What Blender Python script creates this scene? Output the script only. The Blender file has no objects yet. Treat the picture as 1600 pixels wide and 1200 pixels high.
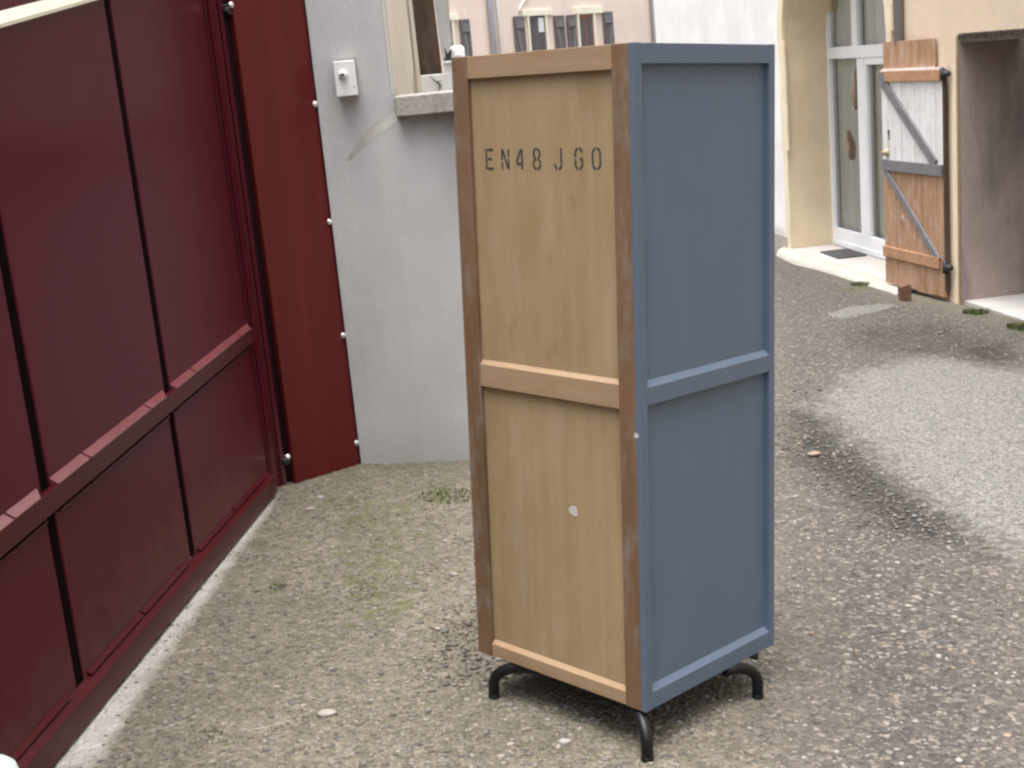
import bpy, bmesh, math, random
import numpy as np
from mathutils import Vector, Matrix
random.seed(7); rng = np.random.default_rng(7)
D = bpy.data; SC = bpy.context.scene; COL = SC.collection

# ------------------------------------------------------------------ camera
F = 2068.21; ZC = 1.6177
R = np.array([[0.9957, -0.0215, -0.0898], [-0.0924, -0.2317, -0.9684], [0.0, 0.9725, -0.2327]])
u_, s_, v_ = np.linalg.svd(R); R = u_ @ v_
cam = D.cameras.new('camera'); co = D.objects.new('camera', cam); COL.objects.link(co)
cam.sensor_width = 36; cam.lens = F / 1600 * 36; cam.clip_end = 400; cam.clip_start = 0.05
m = Matrix.Identity(4)
for i in range(3):
    m[i][0] = R[0][i]; m[i][1] = -R[1][i]; m[i][2] = -R[2][i]
m[2][3] = ZC
co.matrix_world = m; SC.camera = co
CP = np.array([0, 0, ZC])

# ------------------------------------------------------------------ light
SUN_EL, SUN_AZ = math.radians(83), math.radians(-150)   # azimuth of the sun measured from +y towards +x
w = D.worlds.new('World'); SC.world = w; w.use_nodes = True
nt = w.node_tree; nt.nodes.clear()
sky = nt.nodes.new('ShaderNodeTexSky'); sky.sky_type = 'NISHITA'; sky.sun_disc = False
sky.sun_elevation = SUN_EL; sky.sun_rotation = SUN_AZ; sky.air_density = 1.0; sky.dust_density = 5.0; sky.ozone_density = 1.0
hs = nt.nodes.new('ShaderNodeHueSaturation'); hs.inputs['Saturation'].default_value = 0.42
bg = nt.nodes.new('ShaderNodeBackground'); bg.inputs['Strength'].default_value = 0.15
out = nt.nodes.new('ShaderNodeOutputWorld')
nt.links.new(sky.outputs[0], hs.inputs['Color']); # overcast sky: several times brighter overhead than at the horizon
tcw = nt.nodes.new('ShaderNodeTexCoord'); sxw = nt.nodes.new('ShaderNodeSeparateXYZ'); nt.links.new(tcw.outputs['Generated'], sxw.inputs[0])
mrw = nt.nodes.new('ShaderNodeMapRange'); nt.links.new(sxw.outputs[2], mrw.inputs[0]); mrw.inputs[1].default_value = 0; mrw.inputs[2].default_value = 1; mrw.inputs[3].default_value = 0.12; mrw.inputs[4].default_value = 2.8
vmw = nt.nodes.new('ShaderNodeVectorMath'); vmw.operation = 'SCALE'; nt.links.new(hs.outputs[0], vmw.inputs[0]); nt.links.new(mrw.outputs[0], vmw.inputs['Scale'])
nt.links.new(vmw.outputs[0], bg.inputs[0]); nt.links.new(bg.outputs[0], out.inputs[0])
sl = D.lights.new('sun', 'SUN'); sl.energy = 1.1; sl.angle = math.radians(45); sl.color = (1, 0.985, 0.96)
so = D.objects.new('sun', sl); COL.objects.link(so)
sd = Vector((math.sin(SUN_AZ) * math.cos(SUN_EL), math.cos(SUN_AZ) * math.cos(SUN_EL), math.sin(SUN_EL)))
so.rotation_euler = sd.to_track_quat('Z', 'Y').to_euler(); so.location = (0, 0, 12)
SC.view_settings.view_transform = 'Standard'; SC.view_settings.look = 'None'
SC.view_settings.exposure = 0.64; SC.view_settings.gamma = 1
SC.render.resolution_x = 1024; SC.render.resolution_y = 768
SC.cycles.filter_width = 2.4

# ------------------------------------------------------------------ surveying helpers
GN = np.array([0.0522, 0.0334, 0.9981])                 # the yard falls away to the back and the right
def gz(x, y): return -(GN[0] * x + GN[1] * y) / GN[2]
def ray(px):
    return R.T @ np.array([(px[0] - 800) / F, (px[1] - 600) / F, 1.0])
def gnd(px):
    v = ray(px); return CP + v * (-(GN @ CP) / (GN @ v))
def onv(px, p, h):
    n = np.array([math.cos(h), -math.sin(h), 0]); v = ray(px)
    return CP + v * ((n @ (np.array(p, float) - CP)) / (n @ v))
def aty(px, y):
    v = ray(px); return CP + v * (y / v[1])
def atz(px, z):
    v = ray(px); return CP + v * ((z - ZC) / v[2])

# ------------------------------------------------------------------ materials
def new_mat(name):
    mt = D.materials.new(name); mt.use_nodes = True
    return mt, mt.node_tree.nodes, mt.node_tree.links, mt.node_tree.nodes['Principled BSDF']
def rgb(c): return (c[0], c[1], c[2], 1)
def mapping(N, L, scale, coord='Object'):
    tc = N.new('ShaderNodeTexCoord'); mp = N.new('ShaderNodeMapping'); mp.inputs['Scale'].default_value = scale
    L.new(tc.outputs[coord], mp.inputs[0]); return mp.outputs[0]
def noise(N, L, vec, sc, det=4, rough=0.55):
    n = N.new('ShaderNodeTexNoise'); n.inputs['Scale'].default_value = sc
    n.inputs['Detail'].default_value = det; n.inputs['Roughness'].default_value = rough
    if vec is not None: L.new(vec, n.inputs['Vector'])
    return n.outputs['Fac']
def ramp(N, L, fac, stops):
    r = N.new('ShaderNodeValToRGB'); e = r.color_ramp.elements
    while len(e) < len(stops): e.new(0.5)
    for el, (p, c) in zip(e, stops): el.position = p; el.color = rgb(c) if len(c) == 3 else c
    L.new(fac, r.inputs[0]); return r.outputs[0]
def mix(N, L, fac, a, b, mode='MIX'):
    mx = N.new('ShaderNodeMix'); mx.data_type = 'RGBA'; mx.blend_type = mode
    if isinstance(fac, (int, float)): mx.inputs[0].default_value = fac
    else: L.new(fac, mx.inputs[0])
    for k, v in ((6, a), (7, b)):
        if isinstance(v, tuple): mx.inputs[k].default_value = rgb(v)
        else: L.new(v, mx.inputs[k])
    return mx.outputs[2]
def bump(N, L, bs, h, strength, dist):
    b = N.new('ShaderNodeBump'); b.inputs['Strength'].default_value = strength; b.inputs['Distance'].default_value = dist
    L.new(h, b.inputs['Height']); L.new(b.outputs[0], bs.inputs['Normal'])
def k3(c, k): return tuple(min(1, x * k) for x in c)

def paint(name, c, rough=0.4, var=0.12, vs=3.0, stretch=(1, 1, 0.15), bmp=0.0, bsc=60, c2=None, spec=0.5, det=5):
    mt, N, L, bs = new_mat(name)
    v = mapping(N, L, stretch)
    f = noise(N, L, v, vs, det)
    col = ramp(N, L, f, [(0.3, k3(c, 1 - var)), (0.7, c2 or k3(c, 1 + var))])
    L.new(col, bs.inputs['Base Color']); bs.inputs['Roughness'].default_value = rough
    bs.inputs['Specular IOR Level'].default_value = spec
    rr = N.new('ShaderNodeMapRange'); L.new(f, rr.inputs[0]); rr.inputs[3].default_value = max(0, rough - .08); rr.inputs[4].default_value = rough + .1
    L.new(rr.outputs[0], bs.inputs['Roughness'])
    if bmp: bump(N, L, bs, noise(N, L, mapping(N, L, (1, 1, 1)), bsc, 4), bmp, 0.01)
    return mt
def render_mat(name, c, stain, amt=0.5, grain=0.25, gsc=90, vs=1.3, low=None, lowz=None):
    """rough cement / lime render with blotchy stains of its own"""
    mt, N, L, bs = new_mat(name)
    o = mapping(N, L, (1, 1, 1)); st = mapping(N, L, (1.6, 1.6, 0.45))
    f1 = noise(N, L, o, vs, 6, 0.6); f2 = noise(N, L, st, vs * 2.2, 5, 0.6); g = noise(N, L, o, gsc, 3, 0.7)
    a = ramp(N, L, f1, [(0.35, k3(c, 0.9)), (0.65, k3(c, 1.06))])
    sm = ramp(N, L, f2, [(0.50, (0, 0, 0)), (0.72, (amt,) * 3)])
    col = mix(N, L, sm, a, stain)
    if low:
        sx = N.new('ShaderNodeSeparateXYZ'); L.new(o, sx.inputs[0])
        nz = N.new('ShaderNodeMath'); nz.operation = 'MULTIPLY_ADD'; L.new(f2, nz.inputs[0]); nz.inputs[1].default_value = 0.5; L.new(sx.outputs[2], nz.inputs[2])
        rr = N.new('ShaderNodeMapRange'); L.new(nz.outputs[0], rr.inputs[0])
        rr.inputs[1].default_value = lowz[0] + .25; rr.inputs[2].default_value = lowz[1] + .25; rr.inputs[3].default_value = 0.75; rr.inputs[4].default_value = 0
        col = mix(N, L, rr.outputs[0], col, low)
    gg = ramp(N, L, g, [(0.3, (0.88,) * 3), (0.7, (1.08, 1.08, 1.08))])
    col = mix(N, L, 1.0, col, gg, 'MULTIPLY')
    L.new(col, bs.inputs['Base Color']); bs.inputs['Roughness'].default_value = 0.93; bs.inputs['Specular IOR Level'].default_value = 0.2
    bump(N, L, bs, g, grain, 0.006)
    return mt
def wood(name, c1, c2, dark, grey=None, axis=2, sc=1.0, rough=0.6, knots=0.35, greyamt=0.5, c3=None, nick=0.3, c3amt=0.7):
    """grain streaks run along the given object axis"""
    mt, N, L, bs = new_mat(name)
    s = [28 * sc] * 3; s[axis] = 1.1 * sc
    v = mapping(N, L, tuple(s)); f = noise(N, L, v, 1.0, 6, 0.65)
    s2 = [5 * sc] * 3; s2[axis] = 1.5 * sc
    b = noise(N, L, mapping(N, L, tuple(s2)), 1.0, 4, 0.6)
    s3 = [14 * sc] * 3; s3[axis] = 5 * sc
    kf = noise(N, L, mapping(N, L, tuple(s3)), 1.0, 5, 0.7)
    col = ramp(N, L, f, [(0.3, c1), (0.7, c2)])
    bl = ramp(N, L, b, [(0.45, (0, 0, 0)), (0.7, (0.55,) * 3)])
    col = mix(N, L, bl, col, k3(c1, 0.8))
    if grey:
        gm = ramp(N, L, kf, [(0.5, (0, 0, 0)), (0.64, (greyamt,) * 3)]); col = mix(N, L, gm, col, grey)
    dk = ramp(N, L, kf, [(0.30, (knots,) * 3), (0.42, (0, 0, 0))]); col = mix(N, L, dk, col, dark)
    if c3:
        s4 = [9 * sc] * 3; s4[axis] = 2.2 * sc
        cm = ramp(N, L, noise(N, L, mapping(N, L, tuple(s4)), 1.3, 6, 0.7), [(0.47, (0, 0, 0)), (0.66, (c3amt,) * 3)]); col = mix(N, L, cm, col, c3)
    nk = ramp(N, L, noise(N, L, mapping(N, L, (1, 1, .5)), 75, 2, 0.5), [(0.23, (nick,) * 3), (0.30, (0, 0, 0))]); col = mix(N, L, nk, col, dark)
    L.new(col, bs.inputs['Base Color']); bs.inputs['Roughness'].default_value = rough
    bs.inputs['Specular IOR Level'].default_value = 0.35
    bump(N, L, bs, f, 0.18, 0.003)
    return mt

M = {}
M['ply'] = wood('plywood_varnished', (0.284, 0.204, 0.113), (0.354, 0.261, 0.151), (0.186, 0.110, 0.049), sc=0.9, knots=0.40, rough=0.5, grey=(0.34, 0.265, 0.175), greyamt=0.45, c3=(0.275, 0.185, 0.085), nick=0.5, c3amt=0.5)
M['stile'] = wood('beech_stile_worn', (0.125, 0.072, 0.038), (0.195, 0.122, 0.068), (0.06, 0.04, 0.03), grey=(0.215, 0.18, 0.155), knots=0.5, greyamt=0.7, rough=0.55, c3=(0.20, 0.105, 0.058), nick=0.8, c3amt=0.6)
M['rail'] = wood('beech_rail', (0.275, 0.188, 0.110), (0.35, 0.25, 0.155), (0.17, 0.095, 0.055), axis=0, knots=0.28, rough=0.5, c3=(0.27, 0.15, 0.085), nick=0.7)
M['blue'] = paint('blue_grey_paint', (0.092, 0.127, 0.174), 0.48, 0.05, 9, (1, 1, 0.5), bmp=0.0, spec=0.35)
N, L = M['blue'].node_tree.nodes, M['blue'].node_tree.links; bs = N['Principled BSDF']; src_ = bs.inputs['Base Color'].links[0].from_socket
sc_n = ramp(N, L, noise(N, L, mapping(N, L, (1, 3, .7)), 6, 8, .75), [(.56, (0, 0, 0)), (.72, (.14,) * 3)]); c_ = mix(N, L, sc_n, src_, (0.13, 0.17, 0.225))
sc_n = ramp(N, L, noise(N, L, mapping(N, L, (1, 1, .2)), 30, 4, .6), [(.24, (.5,) * 3), (.30, (0, 0, 0))]); L.new(mix(N, L, sc_n, c_, (0.05, 0.07, 0.10)), bs.inputs['Base Color'])
M['black'] = paint('black_tube_paint', (0.007, 0.007, 0.008), 0.4, 0.3, 8, (1, 1, 1), spec=0.3)
M['ink'] = paint('stencil_ink', (0.035, 0.038, 0.035), 0.7, 0.35, 60, (1, 1, 1))
M['plaster'] = paint('plaster_spot', (0.46, 0.435, 0.42), 0.9, 0.08, 30, (1, 1, 1))
M['gate'] = paint('maroon_gate_paint', (0.074, 0.0080, 0.0165), 0.26, 0.07, 0.8, (1, 1, 0.4), spec=0.22, det=0)
M['gate'].node_tree.nodes['Principled BSDF'].inputs['IOR'].default_value = 1.25
M['gate_dark'] = paint('maroon_frame_paint', (0.055, 0.007, 0.010), 0.3, 0.15, 3, (1, 1, 0.2), spec=0.3)
M['post'] = paint('red_post_paint', (0.095, 0.013, 0.013), 0.22, 0.14, 9, (1, 1, 0.05), spec=0.3)
gm_ = M['gate']; N, L = gm_.node_tree.nodes, gm_.node_tree.links; bs = N['Principled BSDF']; src_ = bs.inputs['Base Color'].links[0].from_socket
o = mapping(N, L, (1, 1, 1)); sx_n = N.new('ShaderNodeSeparateXYZ'); L.new(o, sx_n.inputs[0])
ma_ = N.new('ShaderNodeMath'); ma_.operation = 'MULTIPLY_ADD'; L.new(noise(N, L, o, 9, 6, .7), ma_.inputs[0]); ma_.inputs[1].default_value = -.5; L.new(sx_n.outputs[2], ma_.inputs[2])
mr_ = N.new('ShaderNodeMapRange'); L.new(ma_.outputs[0], mr_.inputs[0]); mr_.inputs[1].default_value = -.32; mr_.inputs[2].default_value = .02; mr_.inputs[3].default_value = .16; mr_.inputs[4].default_value = 0
L.new(mix(N, L, mr_.outputs[0], src_, (0.22, 0.17, 0.14)), bs.inputs['Base Color'])
M['gap'] = paint('groove_rubber', (0.008, 0.005, 0.005), 0.8, 0.2, 8, spec=0.0)  # near-black colour filling the panel grooves and fold gaps
for k_, i_ in (('gate_dark', 1.28), ('post', 1.35)): M[k_].node_tree.nodes['Principled BSDF'].inputs['IOR'].default_value = i_
M['mould'] = paint('moulding_paint', (0.19, 0.055, 0.06), 0.22, 0.08, 4, (1, 1, 1), spec=1.0); M['mould'].node_tree.nodes['Principled BSDF'].inputs['IOR'].default_value = 2.0  # lighter than the gate paint: its sky reflection is put into the colour
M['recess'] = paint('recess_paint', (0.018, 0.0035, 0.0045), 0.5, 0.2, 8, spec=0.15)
M['cream_mould'] = paint('pale_moulding', (0.66, 0.64, 0.50), 0.3, 0.06, 4, (1, 1, 1))  # cream colour paints in the bright sky strip along the top moulding
M['steel'] = paint('bright_steel', (0.80, 0.78, 0.74), 0.35, 0.1, 20, (1, 1, 1)); M['steel'].node_tree.nodes['Principled BSDF'].inputs['Metallic'].default_value = 0.8
M['iron'] = paint('black_iron', (0.02, 0.02, 0.022), 0.5, 0.3, 20, (1, 1, 1))
M['greywall'] = render_mat('grey_cement_render', (0.51, 0.513, 0.513), (0.42, 0.42, 0.418), 0.5, 0.22, 130, 1.3, low=(0.34, 0.335, 0.31), lowz=(-0.3, 0.05))
def relief_mat():
    mt = render_mat('grey_relief_render', (0.51, 0.513, 0.513), (0.42, 0.42, 0.418), 0.5, 0.22, 130, 1.3, low=(0.34, 0.335, 0.31), lowz=(-0.3, 0.05))
    N, L = mt.node_tree.nodes, mt.node_tree.links; bs = N['Principled BSDF']; src = bs.inputs['Base Color'].links[0].from_socket
    o = mapping(N, L, (1, 1, 1))
    def at_(nm, sc, amt):
        a = N.new('ShaderNodeAttribute'); a.attribute_name = nm; r = ramp(N, L, noise(N, L, o, sc, 5, .65), [(.3, (.6,) * 3), (.6, (1,) * 3)])
        m_ = N.new('ShaderNodeMath'); m_.operation = 'MULTIPLY'; L.new(a.outputs['Fac'], m_.inputs[0]); L.new(r, m_.inputs[1])
        k_ = N.new('ShaderNodeMath'); k_.operation = 'MULTIPLY'; L.new(m_.outputs[0], k_.inputs[0]); k_.inputs[1].default_value = amt; return k_.outputs[0]
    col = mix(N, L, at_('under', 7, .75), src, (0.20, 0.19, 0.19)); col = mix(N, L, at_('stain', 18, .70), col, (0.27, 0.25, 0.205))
    L.new(col, bs.inputs['Base Color']); return mt
M['reliefwall'] = relief_mat()
M['ledge'] = render_mat('mossy_ochre_ledge', (0.30, 0.265, 0.20), (0.15, 0.145, 0.10), 0.7, 0.4, 60, 5)
M['coping'] = render_mat('weathered_coping', (0.37, 0.355, 0.325), (0.16, 0.145, 0.11), 0.7, 0.5, 50, 6)
M['cream'] = render_mat('cream_render', (0.66, 0.62, 0.52), (0.50, 0.45, 0.34), 0.5, 0.3, 90, 1.5)
M['whitewall'] = render_mat('white_render', (0.86, 0.86, 0.85), (0.70, 0.69, 0.65), 0.4, 0.35, 60, 1.2, low=(0.30, 0.245, 0.19), lowz=(-0.46, -0.30))
M['ochre'] = render_mat('ochre_render', (0.72, 0.60, 0.42), (0.64, 0.53, 0.36), 0.5, 0.3, 70, 1.5)
M['trim'] = render_mat('cream_trim', (0.82, 0.72, 0.52), (0.66, 0.56, 0.39), 0.5, 0.3, 70, 3)
M['peach'] = render_mat('peach_render', (0.72, 0.58, 0.44), (0.65, 0.53, 0.40), 0.5, 0.3, 60, 1.5)
M['pink'] = render_mat('pink_render', (0.84, 0.70, 0.61), (0.77, 0.65, 0.57), 0.6, 0.3, 30, 0.7)
M['brownreveal'] = render_mat('stained_brown_reveal', (0.43, 0.345, 0.305), (0.17, 0.15, 0.14), 0.7, 0.4, 50, 0.9)
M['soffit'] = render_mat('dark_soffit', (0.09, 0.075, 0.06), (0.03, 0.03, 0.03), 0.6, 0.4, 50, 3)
M['threshold'] = render_mat('pale_threshold', (0.48, 0.46, 0.44), (0.36, 0.35, 0.32), 0.5, 0.3, 60, 3)
M['stepmat'] = render_mat('concrete_step', (0.50, 0.46, 0.43), (0.40, 0.36, 0.33), 0.5, 0.35, 60, 3)
M['apron'] = render_mat('concrete_apron', (0.44, 0.42, 0.37), (0.30, 0.29, 0.23), 0.6, 0.5, 50, 4)
M['pvc'] = paint('white_pvc', (0.80, 0.82, 0.84), 0.3, 0.03, 3)
M['whitebox'] = paint('white_plastic', (0.74, 0.75, 0.74), 0.35, 0.05, 10)
M['shutter'] = paint('aubergine_shutter', (0.135, 0.115, 0.122), 0.6, 0.2, 4)
M['greypipe'] = paint('grey_zinc', (0.33, 0.34, 0.38), 0.5, 0.1, 3)
M['whitepipe'] = paint('white_pipe', (0.70, 0.69, 0.68), 0.5, 0.1, 3)
M['greybatten'] = paint('grey_batten_paint', (0.17, 0.165, 0.175), 0.7, 0.18, 20, (1, 1, 1))
M['planks'] = wood('weathered_orange_planks', (0.34, 0.185, 0.10), (0.47, 0.30, 0.185), (0.14, 0.075, 0.045), grey=(0.50, 0.42, 0.36), sc=1.1, knots=0.5, greyamt=0.5, rough=0.75)
M['peeled'] = wood('peeling_white_planks', (0.66, 0.64, 0.63), (0.82, 0.83, 0.85), (0.30, 0.19, 0.14), grey=(0.42, 0.30, 0.25), sc=1.1, knots=0.6, greyamt=0.4, rough=0.8)
M['battenwood'] = wood('orange_rail_wood', (0.36, 0.19, 0.10), (0.50, 0.30, 0.18), (0.14, 0.07, 0.04), axis=1, sc=1.0, rough=0.75)
M['darkbrown'] = wood('brown_block_wood', (0.12, 0.065, 0.04), (0.18, 0.10, 0.06), (0.05, 0.03, 0.02))
M['darkwood'] = wood('rotten_dark_wood', (0.05, 0.033, 0.022), (0.12, 0.078, 0.05), (0.015, 0.012, 0.01), grey=(0.13, 0.11, 0.095), knots=0.6, rough=0.85)
M['redwood'] = paint('red_brown_frame', (0.25, 0.10, 0.06), 0.5, 0.15, 8)
M['panelgrey'] = paint('pale_grey_panel', (0.40, 0.40, 0.40), 0.5, 0.08, 3)
M['brass'] = paint('old_brass', (0.36, 0.30, 0.17), 0.4, 0.3, 30)
M['matdark'] = paint('rubber_mat', (0.055, 0.052, 0.055), 0.9, 0.25, 40, (1, 1, 1), bmp=0.4, bsc=200)
M['curtain'] = paint('pale_curtain', (0.80, 0.79, 0.74), 0.9, 0.12, 9, (3, 3, 0.1))
M['terracotta'] = paint('terracotta_thing', (0.36, 0.23, 0.165), 0.8, 0.2, 5)
M['lintel'] = paint('pale_lintel', (0.84, 0.82, 0.66), 0.8, 0.05, 3)
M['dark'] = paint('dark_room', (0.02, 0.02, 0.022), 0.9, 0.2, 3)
mt, N, L, bs = new_mat('window_glass'); M['glass'] = mt
tr = N.new('ShaderNodeBsdfTransparent'); tr.inputs[0].default_value = (0.90, 0.91, 0.91, 1); gl = N.new('ShaderNodeBsdfGlossy'); gl.inputs['Roughness'].default_value = 0.03
ly_ = N.new('ShaderNodeLayerWeight'); ly_.inputs['Blend'].default_value = 0.25; ms = N.new('ShaderNodeMixShader'); L.new(ly_.outputs['Fresnel'], ms.inputs[0]); L.new(tr.outputs[0], ms.inputs[1]); L.new(gl.outputs[0], ms.inputs[2])
L.new(ms.outputs[0], N['Material Output'].inputs['Surface'])
mt, N, L, bs = new_mat('dark_glass'); M['darkglass'] = mt
bs.inputs['Base Color'].default_value = (0.13, 0.12, 0.125, 1); bs.inputs['Roughness'].default_value = 0.12

# pebbles: colour per pebble
mt, N, L, bs = new_mat('pebbles'); M['pebble'] = mt
at = N.new('ShaderNodeAttribute'); at.attribute_name = 'tone'; L.new(at.outputs['Color'], bs.inputs['Base Color']); bs.inputs['Roughness'].default_value = 0.85
bs.inputs['Specular IOR Level'].default_value = 0.3
mt, N, L, bs = new_mat('grass_blades'); M['grass'] = mt
f = noise(N, L, mapping(N, L, (1, 1, 1)), 25, 2); L.new(ramp(N, L, f, [(0.35, (0.05, 0.066, 0.02)), (0.65, (0.11, 0.125, 0.04))]), bs.inputs['Base Color']); bs.inputs['Roughness'].default_value = 0.8

# ground: gravel whose mix (pale concrete, damp tarmac, moss) is stored per vertex
mt, N, L, bs = new_mat('gravel_ground'); M['ground'] = mt
o = mapping(N, L, (1, 1, 1))
def vor(sc):
    v = N.new('ShaderNodeTexVoronoi'); v.inputs['Scale'].default_value = sc; L.new(o, v.inputs['Vector']); return v
va, vb = vor(64), vor(130)
sep = N.new('ShaderNodeSeparateColor'); L.new(va.outputs['Color'], sep.inputs[0])
sep2 = N.new('ShaderNodeSeparateColor'); L.new(vb.outputs['Color'], sep2.inputs[0])
ca = ramp(N, L, sep.outputs[0], [(0.0, (0.101, 0.093, 0.076)), (0.35, (0.145, 0.134, 0.106)), (0.7, (0.185, 0.172, 0.140)), (0.93, (0.236, 0.220, 0.187)), (1.0, (0.311, 0.283, 0.245))])
cb = ramp(N, L, sep2.outputs[1], [(0.0, (0.101, 0.093, 0.076)), (0.6, (0.166, 0.155, 0.125)), (1.0, (0.241, 0.214, 0.172))])
col = mix(N, L, 0.45, ca, cb)
def attr(nm):
    a = N.new('ShaderNodeAttribute'); a.attribute_name = nm; return a.outputs['Fac']
big = noise(N, L, o, 1.7, 6, 0.65); col = mix(N, L, 0.8, col, ramp(N, L, big, [(0.3, (0.74, 0.74, 0.70)), (0.7, (1.16, 1.13, 1.10))]), 'MULTIPLY')
clump = noise(N, L, o, 22, 4, 0.6); col = mix(N, L, 1.0, col, ramp(N, L, clump, [(0.3, (0.74, 0.76, 0.68)), (0.68, (1.18, 1.15, 1.14))]), 'MULTIPLY')
# damp / tarmac
tar = ramp(N, L, sep.outputs[2], [(0.0, (0.056, 0.052, 0.049)), (0.55, (0.088, 0.082, 0.076)), (0.86, (0.126, 0.113, 0.101)), (0.97, (0.214, 0.188, 0.158)), (1.0, (0.279, 0.246, 0.214))])
def edged(nm, nsc, amt, lo, hi):
    nz = noise(N, L, o, nsc, 6, 0.7)
    a = N.new('ShaderNodeMath'); a.operation = 'SUBTRACT'; L.new(nz, a.inputs[0]); a.inputs[1].default_value = 0.5
    b = N.new('ShaderNodeMath'); b.operation = 'MULTIPLY_ADD'; L.new(a.outputs[0], b.inputs[0]); b.inputs[1].default_value = amt; L.new(attr(nm), b.inputs[2])
    r = N.new('ShaderNodeMapRange'); L.new(b.outputs[0], r.inputs[0]); r.inputs[1].default_value = lo; r.inputs[2].default_value = hi
    return r.outputs[0]
col = mix(N, L, edged('tar', 5, 0.6, 0.15, 0.85), col, tar)
pale = ramp(N, L, sep2.outputs[0], [(0.0, (0.067, 0.065, 0.060)), (0.22, (0.127, 0.125, 0.117)), (0.6, (0.191, 0.188, 0.176)), (0.9, (0.242, 0.235, 0.215)), (1.0, (0.322, 0.295, 0.268))]); pale = mix(N, L, 1.0, pale, ramp(N, L, noise(N, L, o, 30, 4, .7), [(.3, (.72,) * 3), (.7, (1.22,) * 3)]), 'MULTIPLY')
col = mix(N, L, edged('pale', 15, 1.7, 0.3, 0.7), col, pale)
conc = ramp(N, L, noise(N, L, o, 14, 5, 0.6), [(0.3, (0.314, 0.299, 0.266)), (0.7, (0.437, 0.423, 0.389))])
col = mix(N, L, edged('concrete', 9, 0.7, 0.35, 0.75), col, conc)
col = mix(N, L, edged('damp', 6, 0.8, 0.3, 0.9), col, mix(N, L, 1.0, col, (0.46, 0.45, 0.45), 'MULTIPLY'))
mm = edged('moss', 15, 2.6, 0.54, 1.0)
mossc = ramp(N, L, noise(N, L, o, 40, 4), [(0.35, (0.048, 0.062, 0.018)), (0.65, (0.115, 0.125, 0.042))])
mf = N.new('ShaderNodeMath'); mf.operation = 'MULTIPLY'; L.new(mm, mf.inputs[0]); mf.inputs[1].default_value = 0.80
col = mix(N, L, mf.outputs[0], col, mossc)
L.new(col, bs.inputs['Base Color']); bs.inputs['Roughness'].default_value = 0.9; bs.inputs['Specular IOR Level'].default_value = 0.25
hh = N.new('ShaderNodeMath'); hh.operation = 'MULTIPLY_ADD'; L.new(va.outputs['Distance'], hh.inputs[0]); hh.inputs[1].default_value = -60; L.new(big, hh.inputs[2])
bump(N, L, bs, hh.outputs[0], 0.4, 0.005)

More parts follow.
